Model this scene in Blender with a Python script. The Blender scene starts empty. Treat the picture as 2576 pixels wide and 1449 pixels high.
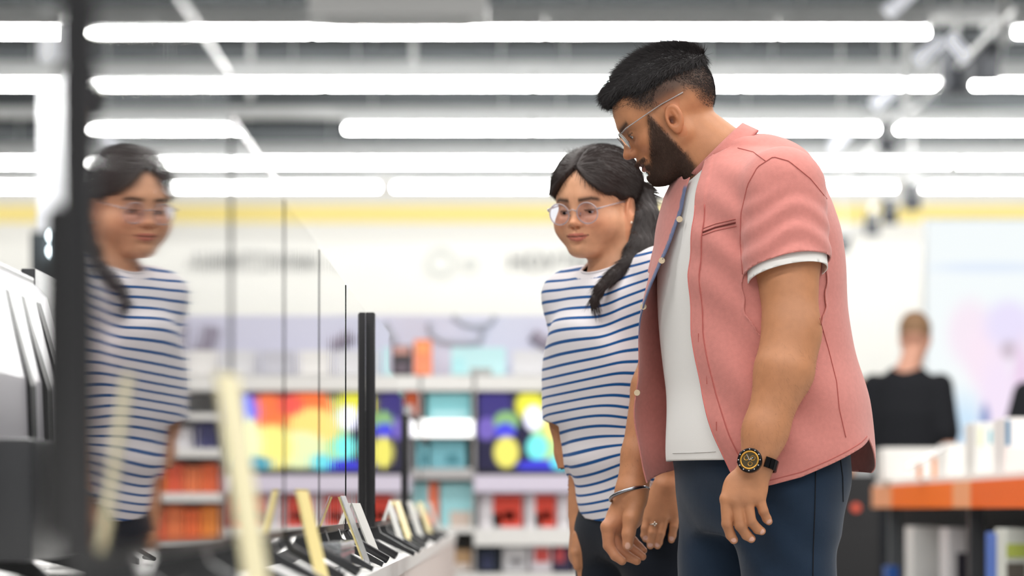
import bpy, bmesh, math, random
import numpy as np
from mathutils import Vector, Matrix
R = math.radians
random.seed(7); rng = np.random.default_rng(7)
SC = bpy.context.scene
COL = SC.collection
# ---------------- camera, world, lights, exposure ----------------
CAMZ = 0.82; FPX = 8370.0; CX = 1288.0; HY = 1275.0
cam = bpy.data.cameras.new('camera'); camo = bpy.data.objects.new('camera', cam); COL.objects.link(camo)
camo.location = (0, 0, CAMZ); camo.rotation_euler = (R(90), 0, 0)
cam.sensor_width = 36.0; cam.lens = FPX / 2576 * 36.0
cam.shift_y = (HY - 724.5) / 2576
cam.clip_start = 0.05; cam.clip_end = 200
cam.dof.use_dof = True; cam.dof.focus_distance = 6.1; cam.dof.aperture_fstop = 3.25; cam.dof.aperture_blades = 0
SC.camera = camo
SC.view_settings.view_transform = 'Standard'; SC.view_settings.look = 'None'
SC.view_settings.gamma = 1.0; SC.view_settings.use_curve_mapping = False
SC.view_settings.exposure = 0.0
w = bpy.data.worlds.new('world'); SC.world = w; w.use_nodes = True
w.node_tree.nodes['Background'].inputs[0].default_value = (1.0, 0.985, 0.96, 1)
w.node_tree.nodes['Background'].inputs[1].default_value = 0.75
def area(name, loc, sx, sy, power, rot=(0, 0, 0), col=(1, 0.98, 0.95)):
    l = bpy.data.lights.new(name, 'AREA'); l.shape = 'RECTANGLE'; l.size = sx; l.size_y = sy; l.energy = power; l.color = col
    o = bpy.data.objects.new(name, l); COL.objects.link(o); o.location = loc; o.rotation_euler = rot
    o['kind'] = 'structure'
    return o
for yy, pw in ((0.6, 210), (3.4, 210), (6.2, 210), (9.0, 200), (11.8, 170), (14.6, 150)):
    area('ceiling_light_row', (1.0, yy, 4.1), 9.0, 0.35, pw)
area('added_wall_fill', (1.5, 36.6, 4.56), 20.0, 0.10, 165, rot=(R(28), 0, 0))  # made-up fill light, added only to brighten the back wall
# ---------------- helpers ----------------
def W(px, py, Y): return Vector(((px - CX) * Y / FPX, Y, CAMZ + (HY - py) * Y / FPX))
def lin(c):
    f = lambda v: v / 12.92 if v <= 0.04045 else ((v + 0.055) / 1.055) ** 2.4
    return tuple(f(v / 255.0) for v in c)
MATS = {}
def mat(name, col, rough=0.6, metal=0.0, emit=0.0, ecol=None, ior=1.45, noise=0.0, nscale=30, bump=0.0, bscale=200, alpha=1.0, trans=0.0, sheen=0.0, sss=0.0, spec=0.5, coat=0.0, stretch=None):
    if name in MATS: return MATS[name]
    m = bpy.data.materials.new(name); m.use_nodes = True; nt = m.node_tree; b = nt.nodes['Principled BSDF']
    c = lin(col)
    b.inputs['Base Color'].default_value = (*c, 1); b.inputs['Roughness'].default_value = rough
    b.inputs['Metallic'].default_value = metal; b.inputs['IOR'].default_value = ior
    b.inputs['Specular IOR Level'].default_value = spec
    b.inputs['Transmission Weight'].default_value = trans; b.inputs['Alpha'].default_value = alpha
    b.inputs['Sheen Weight'].default_value = sheen; b.inputs['Coat Weight'].default_value = coat
    if sss: b.inputs['Subsurface Weight'].default_value = sss; b.inputs['Subsurface Radius'].default_value = (1, .35, .2); b.inputs['Subsurface Scale'].default_value = 0.008
    if emit:
        b.inputs['Emission Color'].default_value = (*lin(ecol or col), 1); b.inputs['Emission Strength'].default_value = emit
    if noise or bump:
        tc = nt.nodes.new('ShaderNodeTexCoord'); co = tc.outputs['Object']
        if stretch:
            mp = nt.nodes.new('ShaderNodeMapping'); mp.inputs['Scale'].default_value = stretch
            nt.links.new(co, mp.inputs[0]); co = mp.outputs[0]
    if noise:
        n = nt.nodes.new('ShaderNodeTexNoise'); n.inputs['Scale'].default_value = nscale; n.inputs['Detail'].default_value = 5
        nt.links.new(co, n.inputs[0])
        mx = nt.nodes.new('ShaderNodeMix'); mx.data_type = 'RGBA'
        mx.inputs[6].default_value = (*[v * (1 - noise) for v in c], 1); mx.inputs[7].default_value = (*[min(1, v * (1 + noise)) for v in c], 1)
        nt.links.new(n.outputs[0], mx.inputs[0]); nt.links.new(mx.outputs[2], b.inputs['Base Color'])
    if bump:
        n = nt.nodes.new('ShaderNodeTexNoise'); n.inputs['Scale'].default_value = bscale; n.inputs['Detail'].default_value = 3
        nt.links.new(co, n.inputs[0]); bp = nt.nodes.new('ShaderNodeBump'); bp.inputs['Strength'].default_value = bump; bp.inputs['Distance'].default_value = 0.002
        nt.links.new(n.outputs[0], bp.inputs['Height']); nt.links.new(bp.outputs[0], b.inputs['Normal'])
    MATS[name] = m
    return m
def nm(m, *a, **k): return mat(m, *a, **k)
class MB:
    """collects primitives in one bmesh"""
    def __init__(s): s.b = bmesh.new()
    def add(s, vs, fs):
        v = [s.b.verts.new(p) for p in vs]
        for f in fs:
            try: s.b.faces.new([v[i] for i in f])
            except ValueError: pass
        return s
    def box(s, x0, x1, y0, y1, z0, z1, M=None, bev=0):
        vs = [Vector(p) for p in ((x0, y0, z0), (x1, y0, z0), (x1, y1, z0), (x0, y1, z0), (x0, y0, z1), (x1, y0, z1), (x1, y1, z1), (x0, y1, z1))]
        if M is not None: vs = [M @ v for v in vs]
        fs = [(3, 2, 1, 0), (4, 5, 6, 7), (0, 1, 5, 4), (1, 2, 6, 5), (2, 3, 7, 6), (3, 0, 4, 7)]
        if not bev: return s.add(vs, fs)
        t = bmesh.new(); v = [t.verts.new(p) for p in vs]
        for f in fs: t.faces.new([v[i] for i in f])
        bmesh.ops.bevel(t, geom=list(t.edges), offset=bev, segments=2, profile=0.6, affect='EDGES')
        me = bpy.data.meshes.new('t'); t.to_mesh(me); t.free(); s.b.from_mesh(me); bpy.data.meshes.remove(me)
        return s
    def tube(s, pts, r, n=10, cap=True, close=False):
        pts = [Vector(p) for p in pts]; N = len(pts); rs = r if hasattr(r, '__len__') else [r] * N
        rings = []; up = None
        for i, p in enumerate(pts):
            if close: d = (pts[(i + 1) % N] - pts[i - 1])
            else: d = (pts[min(i + 1, N - 1)] - pts[max(i - 1, 0)])
            d = d.normalized()
            if up is None: up = d.orthogonal().normalized()
            up = (up - d * up.dot(d)).normalized(); sd = d.cross(up)
            rings.append([s.b.verts.new(p + (up * math.cos(2 * math.pi * k / n) + sd * math.sin(2 * math.pi * k / n)) * rs[i]) for k in range(n)])
        M = N if close else N - 1
        for i in range(M):
            a, c = rings[i], rings[(i + 1) % N]
            for k in range(n):
                try: s.b.faces.new((a[k], a[(k + 1) % n], c[(k + 1) % n], c[k]))
                except ValueError: pass
        if cap and not close:
            s.b.faces.new(rings[0][::-1]); s.b.faces.new(rings[-1])
        return s
    def prism(s, poly, d0, d1, M=None, axis='y'):
        """poly in (a,b) extruded along axis"""
        def P(a, b, t):
            v = Vector((a, t, b)) if axis == 'y' else (Vector((t, a, b)) if axis == 'x' else Vector((a, b, t)))
            return M @ v if M is not None else v
        n = len(poly); vs = [P(a, b, d0) for a, b in poly] + [P(a, b, d1) for a, b in poly]
        fs = [tuple(range(n)), tuple(range(2 * n - 1, n - 1, -1))] + [(i, i + n, (i + 1) % n + n, (i + 1) % n) for i in range(n)]
        return s.add(vs, fs)
    def ball(s, c, r, n=12, R3=None):
        rr = Vector(r) if hasattr(r, '__len__') else Vector((r, r, r))
        vs = []; m = n // 2
        for i in range(1, m):
            for k in range(n):
                t = math.pi * i / m; f = 2 * math.pi * k / n
                v = Vector((math.sin(t) * math.cos(f) * rr.x, math.sin(t) * math.sin(f) * rr.y, math.cos(t) * rr.z))
                if R3 is not None: v = R3 @ v
                vs.append(v + Vector(c))
        tp = Vector((0, 0, rr.z)); bt = -tp
        if R3 is not None: tp = R3 @ tp; bt = R3 @ bt
        vs += [tp + Vector(c), bt + Vector(c)]
        fs = [(k, (k + 1) % n, len(vs) - 2) for k in range(n)][::-1]
        fs = [(len(vs) - 2, k, (k + 1) % n) for k in range(n)]
        for i in range(m - 2):
            for k in range(n): fs.append((i * n + k, (i + 1) * n + k, (i + 1) * n + (k + 1) % n, i * n + (k + 1) % n))
        o = (m - 2) * n
        fs += [(len(vs) - 1, o + (k + 1) % n, o + k) for k in range(n)]
        return s.add(vs, fs)
    def build(s, name, m, parent=None, smooth=False, ang=None):
        bmesh.ops.recalc_face_normals(s.b, faces=s.b.faces)
        me = bpy.data.meshes.new(name); s.b.to_mesh(me); s.b.free()
        o = bpy.data.objects.new(name, me); COL.objects.link(o)
        if m: me.materials.append(m)
        if smooth:
            me.polygons.foreach_set('use_smooth', [True] * len(me.polygons))
            if ang: me.set_sharp_from_angle(angle=R(ang))
        if parent: o.parent = parent
        return o
def tag(o, label=None, cat=None, group=None, kind=None):
    if label: o['label'] = label
    if cat: o['category'] = cat
    if group: o['group'] = group
    if kind: o['kind'] = kind
    return o
def empty(name, loc=(0, 0, 0), label=None, cat=None, group=None, rz=0):
    o = bpy.data.objects.new(name, None); COL.objects.link(o); o.location = loc; o.rotation_euler = (0, 0, rz); o.empty_display_size = .1
    return tag(o, label, cat, group)
def copy_tree(o, parent=None):
    c = o.copy(); COL.objects.link(c); c.parent = parent
    if parent: c.matrix_parent_inverse = Matrix()
    for ch in list(o.children): copy_tree(ch, c)
    return c
def boxobj(name, x0, x1, y0, y1, z0, z1, m, parent=None, bev=0, **k):
    """mesh whose origin is at its base centre"""
    cx, cy = (x0 + x1) / 2, (y0 + y1) / 2
    o = MB().box(x0 - cx, x1 - cx, y0 - cy, y1 - cy, 0, z1 - z0, bev=bev).build(name, m, parent, smooth=bool(bev), ang=35)
    o.location = (cx, cy, z0)
    if k: tag(o, **k)
    return o
# ---------------- setting ----------------
def struct(o): o['kind'] = 'structure'; return o
M_white = mat('white_wall', (238, 237, 232), 0.8, noise=.015, nscale=3)
M_yel = mat('yellow_stripe', (255, 234, 150), 0.7)
M_floor = mat('floor_tile', (168, 168, 166), 0.35, noise=.05, nscale=2)
M_ceil = mat('dark_ceiling', (40, 44, 47), 0.8, noise=.15, nscale=6)
M_steel = mat('painted_steel', (88, 92, 95), 0.5, noise=.05)
M_lgrey = mat('light_grey_metal', (214, 215, 215), 0.5)
M_dgrey = mat('dark_grey_metal', (62, 64, 68), 0.5)
M_black = mat('black_plastic', (24, 25, 27), 0.45, bump=.15, bscale=400)
M_wsat = mat('white_laminate', (240, 239, 236), 0.35)
BWY = 38.0
struct(boxobj('floor', -9, 12, -4, BWY + .2, -.1, 0, M_floor))
struct(boxobj('wall_back', -9, 12, BWY, BWY + .2, 0, 4.75, M_white))
struct(boxobj('wall_left', -9.2, -9, -4, BWY + .2, 0, 4.75, M_white))
struct(boxobj('wall_right', 12, 12.2, -4, BWY + .2, 0, 4.75, M_white))
struct(boxobj('ceiling', -9.2, 12.2, -4, BWY + .2, 4.75, 4.9, M_ceil))
def pz(py, Y): return CAMZ + (HY - py) * Y / FPX
def pxx(px, Y): return (px - CX) * Y / FPX
st = boxobj('highlight_1', -9, 12, BWY - .03, BWY, pz(560, BWY), pz(516, BWY), M_yel); struct(st)
# joists under the deck
for i, yy in enumerate(np.arange(15.2, 36.0, 2.75)):
    struct(boxobj('ceiling_joist', -9, 12, yy, yy + .22, 4.25, 4.45, M_steel))
    struct(boxobj('ceiling_joist', -9, 12, yy + 1.3, yy + 1.42, 4.5, 4.66, M_dgrey))
# tube rows
M_tube = mat('lit_tube', (255, 255, 255), .5, emit=95, ecol=(255, 255, 252))
M_house = mat('tube_housing', (240, 241, 241), .5)
rows = [(83, [-422, 163, None, 203, 785, 1372, 1956, 2340, None, 2548, 3130, 3715, 4300]), (215, [-356, 165, None, 296, 817, 1341, 1864, 2385, None, 2442, 2963, 3486, 4008]),
        (325, [865, 1338, 1807, 2275, 2750, 3220, 3690, 4160]), (411, [-388, 34, 118, None, 475, 897, 1321, 1748, 2172, 2596, 3020, 3445, 3870]), (472, [-300, 120, None, 560, 955, None, 988, 1300, 1612, 1930, 2255, None, 2290, 2478, 2795, 3115, 3430, 3750])]
ordn = ['first', 'second', 'third', 'fourth', 'fifth', 'sixth', 'seventh', 'eighth', 'ninth', 'tenth', 'eleventh', 'twelfth', 'thirteenth', 'fourteenth', 'fifteenth', 'sixteenth']
rown = ['nearest', 'second nearest', 'middle', 'second farthest', 'farthest']
TZ = CAMZ + 3.1
for ri, (py, xs) in enumerate(rows):
    Y = FPX * 3.1 / (HY - py); n = 0
    for a, b in zip(xs[:-1], xs[1:]):
        if a is None or b is None: continue
        xa, xb = pxx(a, Y) + .008, pxx(b, Y) - .008; L = xb - xa
        o = empty('ceiling_light', ((xa + xb) / 2, Y, TZ + .03), '%s tube light from the left in the %s ceiling row' % (ordn[n].capitalize(), rown[ri]), 'ceiling light', 'fluorescent tube lights hanging in rows'); n += 1
        MB().box(-L / 2, L / 2, -.05, .05, .0, .085).build('housing', M_house, o)
        bl = MB().tube([(-L / 2 + .01, 0, -.03), (L / 2 - .01, 0, -.03)], .018, 10).build('tube', M_tube, o, smooth=True)
        [MB().tube([(k * L, 0, .08), (k * L, 0, 4.75 - TZ - .03)], .006, 6).build('hanger', M_lgrey, o) for k in (-.35, .35)]
# long grey cable trunking above each row
for ri, (py, xs) in enumerate(rows):
    Y = FPX * 3.1 / (HY - py)
    t = boxobj('cable_tray', -8.9, 11.9, Y + .12, Y + .34, TZ + .125, TZ + .2, M_lgrey, label='Grey cable tray running above the %s row of tube lights' % rown[ri], cat='cable tray', group='cable trays')
# ceiling cassette
c = empty('ceiling_cassette', (pxx(998, 18), 18.4, pz(26, 18)), 'Wide pale ceiling unit hanging at top centre above the aisle', 'air unit')
hw = pxx(1225, 18) - pxx(998, 18)
MB().box(-hw, hw, -.28, .28, .0, .12, bev=.02).build('casing', M_house, c)
MB().box(-hw * .8, hw * .8, -.2, .2, -.012, .0).build('grille', M_lgrey, c)
for s in (-.8, .8): MB().tube([(s * hw, 0, .12), (s * hw, 0, 4.75 - pz(26, 18))], .01, 6).build('hanger', M_lgrey, c)
# wall lettering and ring emblem
M_let = mat('sign_letters', (120, 122, 122), .6)
def text3d(name, s, x, y, z, size, m, ext=.01, align='LEFT', parent=None, rot=(R(90), 0, 0)):
    cu = bpy.data.curves.new(name, 'FONT'); cu.body = s; cu.size = size; cu.extrude = ext; cu.align_x = align
    o = bpy.data.objects.new('tmp', cu); COL.objects.link(o)
    dg = bpy.context.evaluated_depsgraph_get(); me = bpy.data.meshes.new_from_object(o.evaluated_get(dg)); bpy.data.objects.remove(o)
    me.name = name; me.materials.clear(); me.materials.append(m); q = bpy.data.objects.new(name, me); COL.objects.link(q); q.location = (x, y, z); q.rotation_euler = rot
    if parent: q.parent = parent
    return q
zz = pz(680, BWY)
t = text3d('wall_sign', 'НОУТБУКИ', pxx(1278, BWY), BWY - .03, zz, .27, M_let, .015); tag(t, 'Grey raised lettering on the white back wall, partly behind the woman', 'sign')
t = text3d('wall_sign', 'АКУСТИКА', pxx(1640, BWY), BWY - .03, zz, .27, M_let, .015); tag(t, 'Grey raised lettering on the back wall, hidden behind the man, seen mirrored in the screens', 'sign')
M_ring = mat('ring_emblem', (214, 217, 214), .6)
ro = empty('wall_emblem', (pxx(1110, BWY), BWY - .03, pz(660, BWY)), 'Pale grey ring emblem on the white back wall', 'sign')
MB().tube([(.14 * math.cos(a), 0, .14 * math.sin(a)) for a in np.linspace(0, 2 * math.pi, 25)[:-1]], .028, 8, close=True).build('ring', M_ring, ro, smooth=True)
MB().tube([(.33 + .06 * math.cos(a), 0, -.02 + .07 * math.sin(a)) for a in np.linspace(0, 2 * math.pi, 17)[:-1]], .022, 8, close=True).build('small_ring', M_ring, ro, smooth=True)
# left: white pillar with added glow to look bright, and dark cabinet with two lit lamps
struct(boxobj('highlight_2', pxx(98, 25), pxx(185, 25), 25, 25.3, 0, 4.75, mat('white_pillar_glow', (245, 246, 250), .6, emit=.35)))
cb = empty('wall_monitor', (pxx(120, 22), 22, pz(735, 22)), 'Grey square panel with two bright lamps beside the pillar, far left', 'panel')
MB().box(-.11, .2, 0, .05, .0, .4).build('panel', M_steel, cb)
MB().box(-.02, .02, .0, .05, -pz(735, 22), .0).build('post', M_steel, cb)
for k in (.37, .27): MB().ball((.045, -.03, k), .028).build('lamp', mat('cold_lamp', (235, 250, 255), .5, emit=16), cb, smooth=True)
# track spotlights
M_spot = mat('spot_body', (52, 54, 60), .5)
def spot(loc, label, big=1.0):
    big = big * 1.4
    o = empty('track_spotlight', loc, label, 'spotlight', 'ceiling spotlights on the right')
    MB().tube([(0, 0, 0), (0, 0, .18 * big)], .06 * big, 16).build('body', M_spot, o, smooth=True, ang=40)
    MB().tube([(0, 0, .16 * big), (0, 0, .24 * big)], .02, 8).build('stem', M_lgrey, o); MB().tube([(0, 0, .24 * big), (0, 0, 4.75 - loc[2])], .006, 6).build('suspension_rod', M_lgrey, o)
T1 = [(2405, 235, 22.0, 1.25), (2478, 205, 22.6, 1.2), (2232, 385, 26.1, .95)]
T2 = [(2295, 528, 27.7, .85), (2238, 564, 29.3, .85), (2194, 592, 30.7, .8), (2122, 636, 33.2, .75)]
lab = ['Largest dark can spotlight near the top right', 'Dark can spotlight just right of the largest one', 'Dark can spotlight hanging below the middle tube row', 'Nearest of four small spotlights in front of the yellow stripe', 'Second of four small spotlights in front of the yellow stripe', 'Third of four small spotlights in front of the yellow stripe', 'Farthest small spotlight, beside the man\'s back']
for (px, py, Y, b), l in zip(T1 + T2, lab): spot(W(px, py, Y), l, b)
a, b = W(2440, 175, 20), W(2120, 480, 29)
for pts, l in (([W(2560, 20, 19.5), W(2405, 172, 22), W(2232, 342, 26.1), W(2090, 470, 31)], 'Slim grey lighting track with the large spotlights'), ([W(2420, 400, 25), W(2295, 487, 27.7), W(2194, 553, 30.7), W(2100, 612, 34)], 'Slim grey lighting track with the four small spotlights')):
    o = MB().tube(pts, .02, 6).build('lighting_track', M_lgrey); tag(o, l, 'lighting track', 'lighting tracks')
M_wh = mat('white_lamp_head', (240, 242, 250), .35, emit=.5)
for i, (px, py, Y, l) in enumerate([(2265, 5, 19, 'White tilted lamp head at the top edge, right of centre'), (2338, 128, 21, 'White tilted lamp head left of the largest spotlight'), (2412, 120, 21.5, 'White tilted lamp head right above the largest spotlight'), (2225, 245, 24, 'White tilted lamp head under the second tube row'), (2115, 352, 26, 'White tilted lamp head just right of the man\'s shoulder')]):
    o = empty('lamp_head', W(px, py, Y), l, 'lamp', 'white tilted lamp heads'); MM = Matrix.Rotation(R(50 if i != 2 else -40), 4, 'Y')
    MB().tube([MM @ Vector((0, 0, -.1)), MM @ Vector((0, 0, .1))], [.045, .035], 12).build('body', M_wh, o, smooth=True, ang=40)
    MB().tube([(0, 0, 0), (0, 0, 4.75 - pz(py, Y))], .008, 8).build('stem', M_lgrey, o)
for i, (xa, py, Y) in enumerate([(2350, 100, 22), (2170, 275, 24.5)]):
    o = boxobj('steel_rail', pxx(xa, Y), pxx(xa, Y) + 2.2, Y, Y + .05, pz(py, Y), pz(py, Y) + .05, M_steel, label='Horizontal grey rail carrying the %s lamps, right side' % ['upper', 'lower'][i], cat='rail')
for i, (px, Y) in enumerate([(2280, 24), (2525, 20), (630, 26), (1040, 24)]):
    o = MB().tube([(0, 0, 0), (0, 0, 2)], .03 if i < 2 else .02, 8).build('drop_rod', M_lgrey); o.location = (pxx(px, Y), Y, 3.6 if i < 2 else 4.0); tag(o, 'Vertical drop rod from the ceiling, %s' % ['right of the man\'s head', 'far top right', 'left of centre', 'top centre'][i], 'rod', 'ceiling drop rods')
# ---------------- gondola with goods, Y = 14 ----------------
GY = 14.0
def GX(px): return pxx(px, GY)
def GZ(py): return pz(py, GY)
M_lav = mat('lavender_panel', (214, 214, 232), .6)
M_lav2 = mat('lavender_ledge', (226, 218, 236), .5)
M_ggrey = mat('gondola_grey', (190, 188, 188), .6)
g = empty('shelf_unit', (GX(1400), GY + .3, 0), 'Long white shelf unit with a lavender header and goods behind the couple', 'shelf unit')
def gpart(name, x0, x1, y0, y1, z0, z1, m): 
    o = MB().box(x0 - g.location.x, x1 - g.location.x, y0 - g.location.y, y1 - g.location.y, z0, z1).build(name, m, g); return o
XL, XR = GX(880), GX(2010)
gpart('back_panel', XL, XR, GY + .42, GY + .45, 0.05, GZ(940), M_lgrey)
gpart('base', XL, XR, GY - .02, GY + .45, 0, .16, M_wsat)
hd = gpart('header', XL, XR, GY + .38, GY + .45, GZ(955), GZ(780), M_lav)
M_gra = mat('header_graphic', (176, 178, 190), .6); M_gra2 = mat('header_graphic_dark', (140, 132, 146), .6)
def gl(p): return [(GX(a) - g.location.x, GY + .372 - g.location.y, GZ(b)) for a, b in p]
for pts, r, m in [([(1075, 800), (1080, 830), (1110, 848), (1160, 853), (1205, 850), (1214, 820)], .014, M_gra), ([(1135, 782), (1165, 803), (1200, 808), (1232, 802), (1245, 782)], .013, M_gra), ([(1340, 830), (1360, 845), (1390, 862)], .03, M_gra2), ([(1700, 810), (1715, 860), (1740, 890)], .035, M_gra2), ([(1790, 800), (1795, 870)], .04, M_gra2), ([(1850, 815), (1862, 880)], .035, M_gra2), ([(960, 800), (985, 850)], .02, M_gra)]:
    MB().tube(gl(pts), r, 8).build('printed_shape', m, hd)
def gshelf(px0, px1, py0, py1, m=M_wsat, d=0): gpart('shelf', GX(px0), GX(px1), GY + d, GY + .42, GZ(py1), GZ(py0), m)
for y0_, y1_ in ((1040, 1056), (1128, 1150), (1240, 1262), (1368, 1390)): gshelf(1645, 2010, y0_, y1_, M_wsat)
for x in (1055, 1190, 1645, 1990): gpart('upright', GX(x), GX(x) + .009, GY + .0, GY + .42, 0, GZ(945), M_ggrey)
gshelf(880, 2010, 945, 982, M_wsat)
gshelf(1055, 1193, 1055, 1100, M_wsat, -.02); gshelf(1055, 1193, 1178, 1205, M_ggrey)
gshelf(1193, 1645, 1195, 1238, M_lav2, -.03); gshelf(880, 1056, 1178, 1205, M_lav2)
gshelf(1193, 1645, 1330, 1372, M_wsat, -.05); gshelf(1055, 1193, 1325, 1340, M_wsat, -.05); gshelf(880, 1056, 1325, 1350, M_wsat, -.05)
gshelf(880, 2010, 1442, 1470, M_wsat, -.08)
MB().box(GX(1062) - g.location.x, GX(1190) - g.location.x, -.34, -.31, GZ(1098), GZ(1058)).build('light_strip', mat('lit_strip', (255, 255, 255), .5, emit=1.3), g)
# monitors
def screen_mat(name, blobs, base):
    m = bpy.data.materials.new(name); m.use_nodes = True; nt = m.node_tree; b = nt.nodes['Principled BSDF']; b.inputs['Base Color'].default_value = (.01, .01, .012, 1); b.inputs['Roughness'].default_value = .2
    tc = nt.nodes.new('ShaderNodeTexCoord'); prev = None
    for i, (x, z, rx, rz_, col, e) in enumerate(blobs):
        mp = nt.nodes.new('ShaderNodeMapping'); mp.inputs['Location'].default_value = (-x / rx, 0, -z / rz_); mp.inputs['Scale'].default_value = (1 / rx, 0, 1 / rz_)
        nt.links.new(tc.outputs['Object'], mp.inputs[0])
        gr = nt.nodes.new('ShaderNodeTexGradient'); gr.gradient_type = 'SPHERICAL'; nt.links.new(mp.outputs[0], gr.inputs[0])
        mr = nt.nodes.new('ShaderNodeMapRange'); mr.inputs['From Max'].default_value = .25; nt.links.new(gr.outputs[1], mr.inputs[0])
        mx = nt.nodes.new('ShaderNodeMix'); mx.data_type = 'RGBA'; nt.links.new(mr.outputs[0], mx.inputs[0])
        if prev is None: mx.inputs[6].default_value = (*lin(base), 1)
        else: nt.links.new(prev, mx.inputs[6])
        c = lin(col); mx.inputs[7].default_value = (c[0] * e, c[1] * e, c[2] * e, 1); prev = mx.outputs[2]
    nt.links.new(prev, b.inputs['Emission Color']); b.inputs['Emission Strength'].default_value = 1.0
    return m
# blob coordinates in metres on a .60 x .34 screen, origin at its centre
B1 = [(-.22, .12, .08, .10, (60, 50, 130), 1), (-.255, .02, .05, .055, (125, 105, 200), 1), (-.17, .05, .06, .05, (150, 200, 130), 1), (-.175, .01, .05, .04, (70, 70, 225), 1.2), (-.17, -.08, .06, .075, (250, 240, 110), 1.1),
      (.02, .0, .09, .17, (190, 235, 150), 1.1), (-.07, .12, .07, .07, (245, 240, 70), 1.1), (-.055, .065, .045, .06, (235, 235, 255), 1.5), (.11, .1, .11, .1, (255, 120, 60), 1.3), (.1, .03, .12, .09, (255, 215, 120), 1.4), (.15, -.07, .13, .09, (240, 250, 190), 1.2),
      (-.04, -.06, .05, .06, (120, 240, 235), 1.3), (-.02, -.14, .12, .035, (60, 60, 220), 1.1), (.06, -.12, .05, .04, (110, 230, 240), 1.2), (.25, .1, .07, .1, (90, 120, 255), 1.5), (.24, .0, .09, .12, (240, 245, 180), 1.5), (.2, .12, .05, .06, (250, 90, 90), 1.3)]
B1 = [(x - .067, z, rx, rz_, c, e) for x, z, rx, rz_, c, e in B1 if x < .18] + [(.22, .08, .1, .1, (255, 120, 60), 1.3), (.2, -.06, .1, .11, (250, 235, 130), 1.4), (.32, .09, .06, .09, (80, 120, 255), 1.4), (.31, -.04, .07, .12, (235, 245, 190), 1.5), (.12, .12, .06, .05, (250, 90, 80), 1.2), (.27, -.13, .08, .04, (40, 160, 190), 1.2)]
def monitor(px0, px1, py0, py1, blobs, label):
    x0, x1, z0, z1 = GX(px0), GX(px1), GZ(py1), GZ(py0); cx = (x0 + x1) / 2
    o = empty('monitor', (cx, GY + .15, GZ(1195)), label, 'monitor', 'colourful monitors on the shelf unit'); hz = (z0 + z1) / 2 - GZ(1195)
    MB().box(x0 - cx, x1 - cx, 0, .04, z0 - GZ(1195) - .0, z1 - GZ(1195)).build('housing', M_black, o)
    s = MB().box(x0 - cx + .008, x1 - cx - .008, -.004, 0.0, -(z1 - z0) / 2 + .02, (z1 - z0) / 2 - .006).build('screen', screen_mat('game_screen', blobs, (24, 20, 62)), o); s.location = (0, 0, hz)
monitor(1197, 1634, 984, 1193, B1, 'Monitor showing a bright cartoon picture, left of the woman\'s arm')
# boxed goods
def goods(px0, px1, py0, py1, col, label, name='product_box', stripe=None, d=.06, dep=.2, cat='box', grp='boxed goods on the shelf unit'):
    x0, x1, z0, z1 = GX(px0), GX(px1), GZ(py1), GZ(py0); cx = (x0 + x1) / 2
    o = empty(name, (cx, GY + d + dep / 2, z0), label, cat, grp)
    MB().box(x0 - cx, x1 - cx, -dep / 2, dep / 2, 0, z1 - z0, bev=.003).build('carton', mat('carton_%d_%d_%d' % col, col, .5, noise=.04, nscale=9), o)
    h = z1 - z0; w_ = x1 - x0
    for (fx0, fx1, fz0, fz1, c2) in (stripe or []):
        MB().box(-w_ / 2 + fx0 * w_, -w_ / 2 + fx1 * w_, -dep / 2 - .003, -dep / 2, fz0 * h, fz1 * h).build('printed_panel', mat('print_%d_%d_%d' % c2, c2, .5), o)
    return o
CY = (150, 222, 230)
goods(984, 1034, 868, 942, (66, 62, 66), 'Dark box on the top shelf left of the orange box', stripe=[(.1, .9, .7, .98, (200, 150, 140)), (.2, .85, .1, .4, (104, 92, 104))])
goods(1040, 1084, 852, 942, (255, 150, 110), 'Orange carton on the top shelf', stripe=[(.15, .85, .6, .9, (255, 170, 110))])
goods(1134, 1272, 872, 942, (196, 236, 240), 'Pale cyan carton on the top shelf right of the orange one', stripe=[(.35, .75, .0, .25, (176, 178, 178)), (.02, .25, .1, .6, (180, 232, 238))])
goods(1018, 1052, 984, 1040, (240, 110, 60), 'Small orange box under the top shelf, left bay', stripe=[(0, .6, 0, .4, (220, 220, 220))])
goods(965, 1012, 990, 1060, CY, 'Cyan box under the top shelf, leftmost bay')
goods(1074, 1184, 988, 1054, CY, 'Cyan box just above the lit strip', stripe=[(.1, .9, .1, .3, (190, 235, 240))])
goods(1080, 1172, 1106, 1178, (140, 212, 226), 'Cyan box just under the lit strip', stripe=[(.45, .8, .15, .5, (90, 160, 175))])
goods(1106, 1190, 1214, 1325, (160, 216, 222), 'Cyan box with a beige patch, two shelves under the lit strip', stripe=[(.3, .95, .0, .35, (208, 190, 178))])
goods(1076, 1102, 1214, 1325, (244, 130, 96), 'Narrow orange box beside the cyan box with beige patch')
goods(900, 960, 1214, 1325, (230, 120, 90), 'Orange box low in the leftmost bay')
RW = [((1204, 1316), 'first'), ((1322, 1400), 'second'), ((1404, 1500), 'third'), ((1506, 1640), 'fourth')]
for i, ((a, b), n) in enumerate(RW):
    goods(a, b, 1243, 1330, (236, 234, 238), '%s red and white box from the left in the row under the monitors' % n.capitalize(), stripe=[(.32, .98, .05, .97, (226, 72, 52)), (.55, .82, .25, .5, (60, 50, 60)), (.32, .5, .05, .45, (238, 236, 240))])
goods(1199, 1254, 1376, 1440, (38, 48, 66), 'Dark navy box on the lowest visible shelf', stripe=[(.25, .7, .1, .7, (54, 60, 96))])
goods(1264, 1328, 1376, 1440, (222, 222, 226), 'White and grey box right of the navy box', stripe=[(.3, .8, .3, .5, (120, 118, 124))])
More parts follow.
